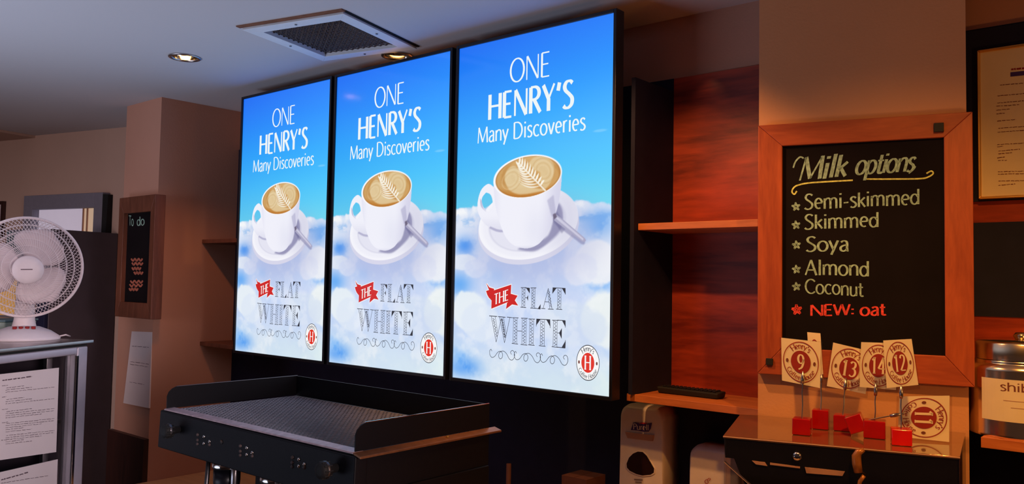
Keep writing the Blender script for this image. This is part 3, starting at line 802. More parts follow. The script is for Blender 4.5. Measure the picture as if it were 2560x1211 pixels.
# ================================================================== DISPENSERS
def dispenser(x0, x1, y0, z0, z1, label, kind):
    root = empty(kind, ((x0 + x1) / 2, BY - .013, z0), label, 'dispenser')
    W_ = x1 - x0; r = .032
    def outline(ins, top): 
        p = [(x0 + ins * .3, z0), (x1 - ins * .3, z0)]
        for a in range(0, 91, 15): p.append((x1 - r - ins + r * math.cos(math.radians(a)), top - r + r * math.sin(math.radians(a))))
        for a in range(90, 181, 15): p.append((x0 + r + ins + r * math.cos(math.radians(a)), top - r + r * math.sin(math.radians(a))))
        return p
    b = MB(); loops = []
    for ins, y, dz in ((-.002, BY - .0128, .0), (-.002, y0 + .03, .0), (0, y0 + .012, -.003), (.004, y0 + .003, -.008), (.010, y0, -.016)):
        loops.append([(x, y, z) for x, z in outline(ins, z1 + dz)])
    n = len(loops[0]); 
    for l in loops: b.v += l
    for i in range(len(loops) - 1):
        for j in range(n): b.f.append((i * n + j, i * n + (j + 1) % n, (i + 1) * n + (j + 1) % n, (i + 1) * n + j))
    b.f.append(tuple(range(n))); b.f.append(tuple((len(loops) - 1) * n + j for j in range(n))[::-1])
    o = b.build('cover', 'white', root); o.data.shade_smooth(); o.modifiers.new('wn', 'WEIGHTED_NORMAL').keep_sharp = True
    return root
d1 = dispenser(1.793, 1.946, .20, 1.005, 1.302, 'white wall dispenser with purple label and dark round window', 'sanitizer_dispenser')
yf = .1985
F = lambda off: (lambda a, b: onY(a, b, yf - off))
flat([[(1577, 1076), (1583, 1058), (1590, 1057), (1602, 1060), (1615, 1061), (1630, 1058), (1627, 1072), (1622, 1080), (1608, 1080), (1592, 1077)]], F(.0005), 'label_print', 'purple', d1)
flat([[(1597, 1060), (1615, 1061), (1618, 1058), (1604, 1057)]], F(.001), 'label_swoosh', 'pinkred', d1)
flat(pxtext('Purell', (1583, 1074), (1622, 1077), 14, None, thick=.15, thin=.1), F(.0012), 'label_lettering', 'white', d1)
def px_solid(pts, y, th, name, m, parent, bevel=0, smooth=False):
    lo = [onY(a, b, y) for a, b in pts]; hi = [p + Vector((0, th, 0)) for p in lo]
    return MB().hexa(lo, hi).build(name, m, parent, bevel=bevel)
px_solid([(1562, 1081), (1634, 1089), (1631, 1104), (1568, 1096)], yf - .003, .006, 'ledge', 'ledge', d1, .001)
wn = [(1566, 1160), (1572, 1145), (1582, 1135), (1594, 1130), (1606, 1131), (1616, 1140), (1626, 1156), (1635, 1172), (1634, 1183), (1626, 1188), (1606, 1190), (1590, 1186), (1574, 1178), (1567, 1170)]
px_solid([(1599 + (a - 1599) * 1.08, 1161 + (b - 1161) * 1.1) for a, b in wn], yf - .001, .004, 'window_rim', 'white', d1, .001)
px_solid(wn, yf - .002, .004, 'view_window', 'window', d1, .001)
flat([[(1585, 1198), (1607, 1200), (1607, 1202), (1585, 1200)], [(1588, 1205), (1604, 1206), (1604, 1208), (1588, 1207)]], F(.0012), 'small_print', 'ink', d1)
d2 = dispenser(2.024, 2.178, .20, .94, 1.213, 'white soap dispenser with small dark emblem, beside the glossy display case', 'soap_dispenser')
q = []
ribbon(cr([(1767, 1199), (1762, 1204), (1765, 1210), (1771, 1207), (1768, 1201), (1773, 1196)]), 2, 2, q, flat=1.6); ribbon(cr([(1772, 1203), (1776, 1199), (1774, 1196)]), 2, 2, q, flat=1.4)
flat(q, F(.0012), 'emblem_print', 'inkred', d2)

# ================================================================== MILK BOARD
PT = lambda s, z, off=0: P0 + UA * s - NA * off + Vector((0, 0, z))
def framed_board(root, PT, s0, s1, z0, z1, w, wt, wb, th, matf, matv, matb, back='board'):
    i0, i1, j0, j1 = s0 + w, s1 - w * 1.0, z0 + wb, z1 - wt
    segs = [((s0, z1), (s1, z1), (i1, j1), (i0, j1), matf), ((s1, z1), (s1, z0), (i1, j0), (i1, j1), matv), ((s1, z0), (s0, z0), (i0, j0), (i1, j0), matf), ((s0, z0), (s0, z1), (i0, j1), (i0, j0), matv)]
    for a, b, c, d, m in segs:
        lo = [PT(*p, .001) for p in (a, b, c, d)]; hi = [PT(*p, th) for p in (a, b)] + [PT(*p, th - .002) for p in (c, d)]
        MB().hexa(lo, hi).build('frame_rail', m, root, bevel=.0018)
    MB().hexa([PT(x, z, .002) for x, z in ((i0 - .004, j0 - .004), (i1 + .004, j0 - .004), (i1 + .004, j1 + .004), (i0 - .004, j1 + .004))],
              [PT(x, z, th * .55) for x, z in ((i0 - .004, j0 - .004), (i1 + .004, j0 - .004), (i1 + .004, j1 + .004), (i0 - .004, j1 + .004))]).build(back, matb, root)
TH = .024
mb = empty('chalkboard', PT(.23, 1.452, .012), 'wood-framed chalkboard listing milk options on the cream pillar', 'chalkboard', rz=AA)
framed_board(mb, PT, .002, .4575, 1.452, 2.052, .056, .053, .064, TH, 'woodh', 'woodf', 'chalkb')
bd_ = PD - TH * .55 - .0006
FB = lambda a, b: on(a, b, NA, bd_)
H = dict(thick=.13, thin=.085, jitter=.03, xs=.76)
q = pxtext('Milk', (1996, 452), (2114, 441), 58, None, slant=.22, thick=.16, thin=.07, jitter=.02) + pxtext('options', (2136, 437), (2284, 428), 50, None, slant=.25, thick=.17, thin=.08, track=.0)
ribbon(cr([(1983, 420), (1989, 404), (2000, 393), (2009, 396)]), 5, 3, q, flat=4)
ribbon(cr([(2272, 434), (2284, 424), (2289, 416)]), 4, 3, q, flat=3)
for t, a, b, h in (('Semi-skimmed', (2010, 525), (2299, 511), 38), ('Skimmed', (2010, 573), (2197, 567), 37), ('Soya', (2014, 629), (2122, 627), 37), ('Almond', (2012, 688), (2173, 691), 38), ('Coconut', (2012, 733), (2158, 741), 35)):
    q += pxtext(t, a, b, h, None, **H)
flat(q, FB, 'chalk_lettering', 'chalkw', mb)
def star(cx, cy, r, q, w=3.4):
    for k in range(5):
        a = math.radians(90 + 72 * k + 6); b = math.radians(90 + 72 * (k + 2) + 6)
        ribbon([(cx + r * math.cos(a), cy - r * math.sin(a)), (cx + r * math.cos(b), cy - r * math.sin(b))], w, w, q, flat=w)
q = []
for cx, cy in ((1990, 517), (1990, 563), (1991, 613), (1991, 674), (1991, 717)): star(cx, cy, 11, q)
flat(q, FB, 'chalk_star', 'chalkw', mb)
q = []; star(1992, 775, 13, q, 5); q += pxtext('NEW:', (2026, 790), (2136, 788), 27, None, thick=.15, thin=.12, jitter=.02) + pxtext('oat', (2150, 790), (2214, 788), 30, None, thick=.15, thin=.12)
flat(q, FB, 'red_chalk_lettering', 'chalkr', mb)
q = []
ribbon(cr([(1992, 478), (1986, 486), (1980, 480), (1984, 470), (1996, 463), (2030, 457), (2132, 451)]), 4, 4, q, flat=3.8)
ribbon(cr([(2166, 448), (2220, 448), (2300, 447), (2322, 442), (2333, 434), (2328, 428), (2316, 434)]), 4, 4, q, flat=3.8)
flat(q, FB, 'chalk_flourish', 'chalky', mb)
for (a, b, r) in ((2347, 319, .010), (1924, 905, .008)):
    c = on(a, b, NA, PD - TH - .001); MB().box(-r, r, -.004, .002, -r, r, Matrix.Translation(c) @ Matrix.Rotation(AA, 4, 'Z')).build('metal_clip', 'rubber', mb, bevel=.001)

# ================================================================== DISPLAY CASE (glossy acrylic) + NUMBER CARDS
ZS = 1.35
M['bronze'] = mat('amber_handle', rgb(170, 108, 56), .35, .3, noise=.1)  # colour of the curved orange reflection on the case front
def case():
    top = [onZ(1808, 1090, ZS), onZ(2400, 1143, ZS), PT(.44, ZS, .004), PT(.0, ZS, .004), onZ(1850, 1037, ZS)]
    c = sum(top, Vector()) / 5; c.z = .735
    root = empty('display_case', c, 'glossy dark acrylic display case carrying the number cards, beside the pillar', 'display case')
    MB().hexa([p - Vector((0, 0, .005)) for p in top], top).build('top_panel', 'slab', root, bevel=.0006)
    fl, fr_ = top[0], top[1]; e = (fr_ - fl).normalized(); nn = Vector((e.y, -e.x, 0)); dz = Vector((0, 0, 1))
    nf = nn.copy(); df = nf.dot(fl)
    P = lambda a, b: on(a, b, nf, df - .001)
    pts = [P(1810, 1096), P(2398, 1149)]; bl = P(2398, 1149); bot = .737
    fr0 = [P(1810, 1097), P(2398, 1150), Vector((bl.x, bl.y, bot))]
    pb = P(1862, 1211); pb2 = P(1950, 1400); pb2.z = bot; fr0 += [pb2, pb, P(1845, 1172), P(1835, 1147), P(1813, 1145)]
    MB().hexa(fr0, [p - nn * .004 for p in fr0]).build('front_panel', 'fascia', root)
    MB().tube([fl + nn * .001 - dz * .002, fr_ + nn * .001 - dz * .002], .0013, 6).build('edge_trim', 'ledge', root)
    MB().hexa([top[1] - dz * .0055, top[2] - dz * .0055, Vector((top[2].x, top[2].y, bot)), Vector((top[1].x, top[1].y, bot))],
              [p - e * .004 for p in (top[1] - dz * .0055, top[2] - dz * .0055, Vector((top[2].x, top[2].y, bot)), Vector((top[1].x, top[1].y, bot)))]).build('side_panel', 'darkglass', root)
    lf = [top[0] - dz * .0055, top[4] - dz * .0055, Vector((top[4].x, top[4].y, bot)), Vector((top[0].x, top[0].y, bot))]
    MB().hexa([p + e * .002 for p in lf], [p + e * .005 for p in lf]).build('side_panel', 'glass', root)
    # details on and in the front
    Q = lambda a, b, k=.004: on(a, b, nf, df + k)
    lk = Q(1993, 1141); MB().lathe([(.0085, 0), (.0085, .004), (.004, .006)], 20, Matrix.Translation(lk) @ nn.to_track_quat('Z', 'Y').to_matrix().to_4x4()).build('lock', 'chrome', root, smooth=True)
    for pp in ([(1880, 1153), (1912, 1157), (1918, 1166), (1890, 1162)], [(1925, 1158), (2000, 1168), (2000, 1172), (1925, 1163)], [(2012, 1169), (2112, 1180), (2106, 1191), (2016, 1184)]):
        a_ = [Q(x, y, .002) for x, y in pp]; MB().hexa(a_, [p - nn * .002 for p in a_]).build('price_strip', 'ledge', root)  # tan strips standing in for pale reflections on the front panel
    hp = [Q(x, y, .012) for x, y in ((2160, 1125), (2147, 1131), (2141, 1142), (2142, 1160), (2146, 1182))]  # curved orange reflection put into amber-coloured tubes, here and just below
    MB().tube(hp, [.004, .007, .009, .009, .008], 10).build('handle', M['bronze'], root, smooth=True)  # tube standing in for the orange reflection
    hp = [Q(x, y, .012) for x, y in ((2160, 1190), (2150, 1204), (2144, 1240))]
    MB().tube(hp, .004, 8).build('handle', M['bronze'], root, smooth=True)  # tube standing in for the orange reflection
    MB().tube([fl + nn * .002 + e * .003 - dz * .052, fl + nn * .002 + e * .05 - dz * .09, fl + nn * .002 + e * .07 - dz * .105], .002, 8).build('edge_trim', 'chrome', root)
case()
HEADV = Vector((ray(2150, 950).x, ray(2150, 950).y, 0)).normalized()
def card_holder(num, base, corners, clip, label, lit=False, cube=(.036, .034), rot=0, tip=False, stem_top=None, bend=0, back=.0):
    """red cube, wire stem, clip and a plastic-sleeved square card"""
    cb = onZ(base[0], base[1], ZS + .0005)
    root = empty('table_number_holder', cb, label, 'table number', 'table number cards on the display case', rz=0)
    n = HEADV; d = n.dot(cb) + back
    if tip: d = n.dot(onZ(2309, 1103, ZS + .001)) - .002
    F_ = lambda a, b, k=0: on(a, b, n, d - k)
    cw, ch = cube
    T = Matrix.Translation(cb) @ Matrix.Rotation(AA + rot, 4, 'Z')
    if tip: T = Matrix.Translation(cb + Vector((0, 0, .0265))) @ Matrix.Rotation(AA, 4, 'Z') @ Matrix.Rotation(math.radians(68), 4, 'Y') @ Matrix.Translation((0, 0, -ch / 2))
    MB().box(-cw / 2, cw / 2, -cw / 2, cw / 2, 0, ch, T).build('base', 'redlit' if lit else 'red', root, bevel=.002)
    cl = F_(*clip, .003)
    st = T @ Vector((0, 0, ch * .98))
    pts = [st, st.lerp(cl, .35) + Vector((.0008, 0, 0)), st.lerp(cl, .7) - Vector((.0006, 0, 0)), cl]
    MB().tube(pts, .0013, 6).build('stem', 'wire', root)
    dirv = (cl - st).normalized(); e2 = cl + dirv * .022
    MB().tube([cl - dirv * .004, cl + dirv * .006, e2], [.003, .0042, .0016], 8).build('clip', 'steel', root, smooth=True)
    c4 = [F_(*p) for p in corners]
    cen = sum(c4, Vector()) / 4
    ex = [cen + (p - cen) * 1.10 - Vector((0, 0, .004)) for p in c4]
    o = MB().hexa([p + n * .0006 for p in c4], c4).build('card', 'card', root)
    MB().hexa([p + n * .0010 for p in ex], [p + n * .0013 for p in ex]).build('plastic_sleeve', 'sleeve', root)
    if num is None:
        f2 = lambda a, b: c4[3].lerp(c4[2], a).lerp(c4[0].lerp(c4[1], a), b) - n * .0004
        flat(ringq(.5, .45, .38, .03), f2, 'badge_lettering', 'inkred', o); flat(disc(.5, .45, .22), f2, 'badge_centre', 'inkred', o)
        return
    f3 = lambda a, b, k: c4[3].lerp(c4[2], a).lerp(c4[0].lerp(c4[1], a), b) - n * .0004 * k
    emblem(.5, .5, .455, f3, o, num, mats=('card', 'inkred', 'inkred', 'card', 'inkbr'), backing=False)
# lettering on the cards: ring in red, words in brown-red
card_holder(None, (2052, 1072), [(2018, 831), (2051, 834), (2058, 936), (2025, 944)], (2054, 952), 'red cube stand whose turned card hides behind number 9', back=.03, cube=(.034, .042))
card_holder('9', (2005, 1086), [(1953, 845), (2052, 856), (2050, 971), (1955, 952)], (2007, 955), 'white number 9 card on a red cube stand')
card_holder('13', (2107, 1076), [(2083, 857), (2180, 880), (2164, 986), (2067, 966)], (2113, 970), 'number 13 card on a red cube stand, partly behind 14', back=.012)
card_holder('11', (2140, 1090), [(2374, 990), (2373, 1106), (2245, 1092), (2248, 992)], (2230, 1040), 'number 11 card turned on its side on a tipped over stand', tip=True, back=-.004)
card_holder('14', (2187, 1094), [(2153, 856), (2242, 859), (2240, 976), (2149, 968)], (2189, 985), 'number 14 card on a red cube stand, overlapped by 12', cube=(.042, .036))
card_holder('12', (2253, 1112), [(2208, 852), (2279, 848), (2296, 963), (2217, 971)], (2253, 992), 'number 12 card leaning on a bright red cube stand', lit=True, cube=(.037, .032), rot=.1)  # cube brightness is lamp light put into its colour

# ================================================================== FRAMED NOTICE AND CANISTER (right edge)
FN = lambda x, z, off=0: Vector((x, BY - .02 - off, z))
a = onY(2437, 122, .27); b_ = onY(2445, 498, .27)
struct(MB().box(2.705, 3.2, BY - .020, BY - .0126, 1.872, 2.285).build('trim_9', 'black'))
nt_ = empty('framed_notice', (2.90, .275, 1.86), 'gilt-framed printed notice on the wall right of the pillar', 'notice')
framed_board(nt_, lambda s, z, off=0: Vector((s, BY - .0205 - off, z)), 2.742, 3.06, 1.876, 2.232, .006, .006, .006, .014, 'gold', 'gold', 'card', 'sheet')
yy = BY - .0205 - .014 * .55 - .0005; FY = lambda a, b: onY(a, b, yy)
def lines(rows, fn, name, m, parent, w=2.0, gaps=True):
    q = []; r = random.Random(3)
    for (xa, ya, xb, yb) in rows:
        L_ = math.hypot(xb - xa, yb - ya); t = 0
        while t < L_:
            l = r.uniform(4, 13); e = min(L_, t + l)
            p = lambda s: (xa + (xb - xa) * s / L_, ya + (yb - ya) * s / L_ + r.uniform(-.5, .5))
            ribbon([p(t), p((t + e) / 2), p(e)], w, w, q, flat=w * r.uniform(.6, 1)); t = e + r.uniform(1.2, 2.6)
    o = flat(q, fn, name, m, parent); o['kind'] = 'stuff'; return o
lines([(2500, 213, 2700, 196), (2494, 240, 2700, 222), (2493, 258, 2700, 240), (2491, 266, 2548, 262), (2491, 276, 2524, 273), (2491, 285, 2512, 283), (2493, 303, 2540, 299), (2496, 321, 2700, 307), (2494, 331, 2700, 316),
       (2493, 362, 2700, 350), (2493, 367, 2508, 366), (2496, 378, 2550, 373), (2496, 385, 2530, 382), (2493, 395, 2512, 393), (2495, 402, 2517, 401), (2495, 430, 2700, 424), (2495, 436, 2700, 431), (2496, 453, 2700, 449), (2496, 464, 2538, 460)], FY, 'printed_text', 'inkbr', nt_, 2)
flat([[(2526, 192), (2526, 181), (2680, 165), (2680, 176)]], FY, 'printed_bar', M['purple'], nt_)
lines([(2528, 174, 2680, 158)], FY, 'printed_heading', 'inkred', nt_, 5)

M['tin'] = mat('polished_tin', rgb(235, 215, 180), .2, 1, noise=.04)
def canister():
    cy = .182; cz = ZR + .0006; cx = onY(2556, 1090, cy).x
    root = empty('tea_canister', (cx, cy, cz), 'shiny silver canister with cream label on the right-hand shelf', 'canister')
    T = Matrix.Translation((cx, cy, cz)); R = .102
    MB().lathe([(R, .0), (R + .001, .004), (R, .008), (R, .140), (R - .002, .148), (R - .010, .153), (R - .012, .157), (R - .010, .160), (.0, .161)], 64, T, cap=False).build('body', 'tin', root, smooth=True)
    MB().lathe([(R - .014, .1615), (R - .014, .196), (R - .018, .201), (.03, .204), (.0, .204)], 64, T, cap=False).build('lid', 'tin', root, smooth=True)
    MB().lathe([(.012, .2045), (.016, .212), (.011, .219), (.0, .220)], 24, T, cap=False).build('lid_knob', 'tin', root, smooth=True)
    # wrapped label
    a0 = math.atan2(CAM.y - cy, CAM.x - cx); r = R + .0006
    W_ = lambda s, z, k=0: Vector((cx + (r + k) * math.cos(a0 + s / r), cy + (r + k) * math.sin(a0 + s / r), cz + z))
    q = [[(-.082 + i * .0082, .036), (-.082 + (i + 1) * .0082, .036), (-.082 + (i + 1) * .0082, .124), (-.082 + i * .0082, .124)] for i in range(20)]
    lb = flat(q, W_, 'label', 'card', root)
    tq = fit_text('shibui', -.040, .040, .100, .018, thick=.11, thin=.09)
    flat(tq, lambda a, b: W_(a, b, .0004), 'label_lettering', 'inkbr', lb)
    q = []
    for zz, l in ((.080, .034), (.066, .02)): ribbon([(-l + i * l / 6, zz) for i in range(13)], .0015, .0015, q, flat=.0012)
    flat(q, lambda a, b: W_(a, b, .0004), 'label_print', 'ledge', lb)
canister()

# ================================================================== WORKTOP
wp = [(XF + .001, BY - .0125), (XF + .001, -.34), (.74, -.34), (.74, -.92), (3.0, -.92), (3.0, -.012), (2.305, -.012), (2.305, BY - .0125)]
tag(MB().hexa([(a, b, .70) for a, b in wp], [(a, b, .735) for a, b in wp]).build('worktop', 'worktop', bevel=.003), 'pale worktop below the espresso machine', 'worktop')
cb = empty('base_cabinet', (1.25, -.3, 0), 'dark cabinet below the espresso machine', 'cabinet')
wp = [(XF + .006, BY - .013), (XF + .006, -.30), (.78, -.30), (.78, -.86), (2.285, -.86), (2.285, BY - .013)]
MB().hexa([(a, b, .08) for a, b in wp], [(a, b, .6995) for a, b in wp]).build('carcass', 'darkwood', cb)
MB().box(.85, 2.28, -.80, -.05, 0, .0795).build('plinth', 'dark', cb)
cb2 = empty('base_cabinet', (2.64, -.44, 0), 'dark cabinet under the glossy display case', 'cabinet')
MB().box(2.29, 2.98, -.86, -.02, .08, .6995).build('carcass', 'darkwood', cb2); MB().box(2.30, 2.95, -.80, -.05, 0, .0795).build('plinth', 'dark', cb2)
for k in range(4):
    xa, xb = (.79 + k * .498, .785 + (k + 1) * .498) if k < 3 else (2.295, 2.975)
    dd = MB().box(xa, xb, -.878, -.8605, .10, .69).build('door', 'darkwood', cb if k < 3 else cb2, bevel=.002)
    MB().tube([(xa + .04, -.89, .5), (xa + .04, -.89, .62)], .005, 8).build('handle', 'steel', dd)

# ================================================================== ESPRESSO MACHINE
def machine():
    x0, x1, y0, y1, zt = .99, 1.79, -.807, -.385, 1.30
    root = empty('espresso_machine', ((x0 + x1) / 2, (y0 + y1) / 2, .735), 'long black espresso machine with mesh cup tray on the worktop under the screens', 'coffee machine')
    B = MB
    # upper housing as a tray
    u = B(); u.box(x0, x1, y0 + .028, y1, 1.21, 1.275); u.box(x0, x0 + .012, y0 + .028, y1, 1.275, 1.297); u.box(x1 - .012, x1, y0 + .028, y1, 1.275, 1.297); u.box(x0 + .012, x1 - .012, y1 - .012, y1, 1.275, 1.297)
    u.build('upper_housing', 'blackmetal', root)
    # front fascia, leaning a little
    lo = [(x0 - .018, y0 - .004, zt - .004), (x1 + .010, y0 - .004, zt - .006), (x1 + .010, y0 - .008, zt - .106), (x0 - .018, y0 - .008, zt - .104)]
    hi = [(a, y0 + .03, c) for a, b, c in lo]
    B().hexa(lo, hi).build('front_fascia', 'blackmetal', root, bevel=.004)
    B().hexa([(x0, y0 - .002, zt - .003), (x1, y0 - .002, zt - .003), (x1, y0 + .026, zt - .001), (x0, y0 + .026, zt - .001)], [(x0, y0 - .002, zt + .001), (x1, y0 - .002, zt + .001), (x1, y0 + .026, zt + .003), (x0, y0 + .026, zt + .003)]).build('front_rim', M['rim'], root, bevel=.001)
    B().hexa([(x1 + .001, y0 - .002, zt - .004), (x1 + .024, y0 - .002, zt - .010), (x1 + .024, y1 + .02, zt - .010), (x1 + .001, y1 + .02, zt - .004)], [(x1 + .001, y0 - .002, zt + .001), (x1 + .024, y0 - .002, zt - .005), (x1 + .024, y1 + .02, zt - .005), (x1 + .001, y1 + .02, zt + .001)]).build('side_rim', M['rim2'], root, bevel=.001)
    # cup guards
    def guard(pts, name='cup_guard'):
        B().hexa(pts[0], pts[1]).build(name, 'blackmetal', root, bevel=.0015)
    def side(x):
        h = .058; p = [(y0 + .004, zt + .001), (y1, zt + .001), (y1, zt + h), (y0 + .028, zt + h), (y0 + .018, zt + h - .004), (y0 + .009, zt + h - .012), (y0 + .004, zt + h - .024)]
        B().hexa([(x, a, c) for a, c in p], [(x + .003, a, c) for a, c in p]).build('cup_guard', 'blackmetal', root)
    side(x0); side(x1 - .003)
    B().box(x0 + .0035, x1 - .0035, y1 - .004, y1, zt - .002, zt + .058).build('cup_guard', 'blackmetal', root)
    B().tube([(x1 - .0015, y0 + .03, zt + .0588), (x1 - .0015, y1, zt + .0588)], .0016, 6).build('guard_edge', 'chrome', root)
    B().tube([(x0 + .0015, y0 + .03, zt + .0588), (x0 + .0015, y1, zt + .0588)], .0012, 6).build('guard_edge', 'wire', root)
    # expanded metal mesh
    g = B(); p_ = .0150; t = .00055
    X0, X1, Y0, Y1 = x0 + .013, x1 - .013, y0 + .03, y1 - .013
    nx = int((X1 - X0) / p_); ny = int((Y1 - Y0) / p_); ax_ = (X1 - X0) / nx; ay_ = (Y1 - Y0) / ny
    def strand(a, b, h):                       # twisted flat strand of expanded metal
        dx, dy = b[0] - a[0], b[1] - a[1]; l = math.hypot(dx, dy); ux, uy = -dy / l * t, dx / l * t
        g.add([(a[0] - ux, a[1] - uy, zt - .003 - h), (b[0] - ux, b[1] - uy, zt - .0022 - h), (b[0] + ux, b[1] + uy, zt - .0008 + h), (a[0] + ux, a[1] + uy, zt - .0016 + h)], [(0, 1, 2, 3)])
    for j in range(ny + 1):
        for i in range(nx): strand((X0 + i * ax_, Y0 + j * ay_ + .0009 * (-1) ** (i + j)), (X0 + (i + 1) * ax_, Y0 + j * ay_ - .0009 * (-1) ** (i + j)), .0002)
    for i in range(nx + 1):
        for j in range(ny): strand((X0 + i * ax_ + .0009 * (-1) ** (i + j), Y0 + j * ay_), (X0 + i * ax_ - .0009 * (-1) ** (i + j), Y0 + (j + 1) * ay_), .0002)
    o = g.build('mesh_tray', M['meshw'], root); o['kind'] = 'stuff'
    # bodies below
    B().box(x0 + .12, x1 - .03, -.60, y1, .80, 1.2095).build('rear_body', 'blackmetal', root, bevel=.004)
    B().box(x1 - .028, x1 + .004, y0 + .031, y1, .80, 1.2095).build('side_panel', 'blackmetal', root, bevel=.004)
    B().box(x0 + .05, x1, y0 - .03, y1, .765, .7995).build('drip_base', 'blackmetal', root, bevel=.003)
    B().box(x0 + .07, x1 - .04, y0 - .02, -.61, .80, .806).build('drip_grid', 'steel', root)
    for fx in (x0 + .1, x1 - .06):
        for fy in (y0 + .02, y1 - .05): B().lathe([(.02, .7355), (.016, .765)], 16, Matrix.Translation((fx, fy, 0))).build('foot', 'rubber', root)
    # groups
    for gx in (1.19, 1.41, 1.63):
        T = Matrix.Translation((gx, -.735, 0))
        gr = B().lathe([(.036, 1.209), (.036, 1.165), (.033, 1.160)], 32, T).build('group_head', 'blackmetal', root, smooth=False)
        B().lathe([(.0375, 1.178), (.0385, 1.172), (.0375, 1.166)], 32, T, cap=False).build('chrome_ring', 'chrome', gr, smooth=True)
        B().lathe([(.034, 1.1595), (.034, 1.13), (.030, 1.10), (.024, 1.06), (.020, 1.055)], 32, T).build('portafilter', 'bezel', gr, smooth=True)
        B().tube([(gx - .012, -.735, 1.054), (gx - .018, -.745, 1.03)], .007, 10).build('spout', 'chrome', gr, smooth=True); B().tube([(gx + .012, -.735, 1.054), (gx + .018, -.745, 1.03)], .007, 10).build('spout', 'chrome', gr, smooth=True)
    for px_c, y_ in ((588, -.74), (700, -.76)):
        p = onY(px_c, 1160, y_); B().tube([(p.x, y_, 1.2085), (p.x, y_, 1.15), (p.x + .01, y_ - .01, 1.02)], [.011, .0105, .007], 12).build('steam_pipe', 'steel', root, smooth=True)
    p = onY(528, 1150, -.76); B().tube([(p.x - .01, -.76, 1.2085), (p.x - .012, -.765, 1.1), (p.x + .012, -.78, .95)], [.006, .006, .005], 10).build('steam_pipe', 'wire', root, smooth=True)
    # knobs at both ends of the fascia
    for (kx, ky), nm in (((421, 1078), 'blackmetal'), ((812, 1176), 'blackmetal')):
        c = onY(kx, ky, y0 - .035); R_ = Matrix.Translation(c) @ Matrix.Rotation(PI / 2, 4, 'X')
        k = B().lathe([(.009, -.030), (.010, -.012), (.016, -.010), (.018, .006), (.016, .014), (.007, .016)], 28, R_).build('steam_knob', 'rubber', root, smooth=True)
        B().lathe([(.0182, -.003), (.0190, .0), (.0182, .003)], 28, R_, cap=False).build('chrome_ring', 'wire', k, smooth=True)
        for s in range(10):
            an = s * PI / 5; B().tube([R_ @ Vector((.017 * math.cos(an), .017 * math.sin(an), -.008)), R_ @ Vector((.0172 * math.cos(an), .0172 * math.sin(an), .011))], .002, 6).build('knob_rib', 'rubber', k)
    nb = Vector((0, -1, -.04)).normalized()
    for cx_, cy_ in ((505, 1099), (612, 1127), (742, 1156)):
        for i, (dx, dy) in enumerate(((-12, -11), (-12, 2), (-12, 12), (4, -6), (4, 11), (18, 6), (18, 14))):
            c = onY(cx_ + dx, cy_ + dy, y0 - .004 - .0035); mt_ = Matrix.Translation(c) @ nb.to_track_quat('Z', 'Y').to_matrix().to_4x4()
            B().lathe([(.0042, -.006), (.0042, 0), (.003, .002), (.0, .0026)], 12, mt_, cap=False).build('button', 'chrome' if i in (3, 4, 5) else 'ventg', root, smooth=True)
    c = onY(554, 1106, y0 - .0065); MB().lathe([(.006, -.004), (.006, .001), (.003, .002)], 6, Matrix.Translation(c) @ nb.to_track_quat('Z', 'Y').to_matrix().to_4x4()).build('badge', 'chrome', root)
    for a_, b2 in ((899, 1160),):
        c = onX(a_, b2, x1 + .006); B().lathe([(.004, 0), (.003, .003)], 12, Matrix.Translation(c) @ Matrix.Rotation(PI / 2, 4, 'Y')).build('screw', 'gold', root)
    c = onX(1112, 1073, x1 + .003); B().lathe([(.0035, 0), (.003, .004)], 12, Matrix.Translation((x1 + .012, c.y, zt - .001))).build('screw', 'gold', root)
M['rim'] = mat('worn_steel_rim', rgb(205, 176, 180), .45, .2, noise=.2, nscale=60)
M['rim2'] = mat('bronze_rim', rgb(140, 96, 66), .4, .5, noise=.15, nscale=60)
M['meshw'] = mat('grey_mesh_wire', rgb(140, 142, 154), .5, .1, noise=.1)
machine()
# small things in the dark behind the machine
p = onY(1272, 1160, .12); t_ = empty('metal_post', (p.x, .12, .735), 'thin brown upright pipe in the dark under the rightmost screen', 'pipe')
MB().tube([(p.x, .12, .747), (p.x, .12, p.z)], .008, 14).build('shaft', 'brown', t_, smooth=True); MB().lathe([(.022, .7355), (.02, .7465)], 20, Matrix.Translation((p.x, .12, 0))).build('foot', 'brown', t_)
p0_, p1_ = onY(1404, 1190, .1), onY(1466, 1206, .1)
t_ = empty('cardboard_box', ((p0_.x + p1_.x) / 2, .15, .735), 'small brown box at the bottom edge beside the purple-labelled dispenser', 'box')
MB().box(p0_.x, p1_.x, .1, .2, .7355, p0_.z).build('carton', 'brown', t_, bevel=.001)
MB().box(p0_.x, (p0_.x + p1_.x) / 2 - .001, .1, .2, p0_.z + .0002, p0_.z + .0018).build('flap', 'brown', t_); MB().box((p0_.x + p1_.x) / 2 + .001, p1_.x, .1, .2, p0_.z + .0002, p0_.z + .0018).build('flap', 'brown', t_)

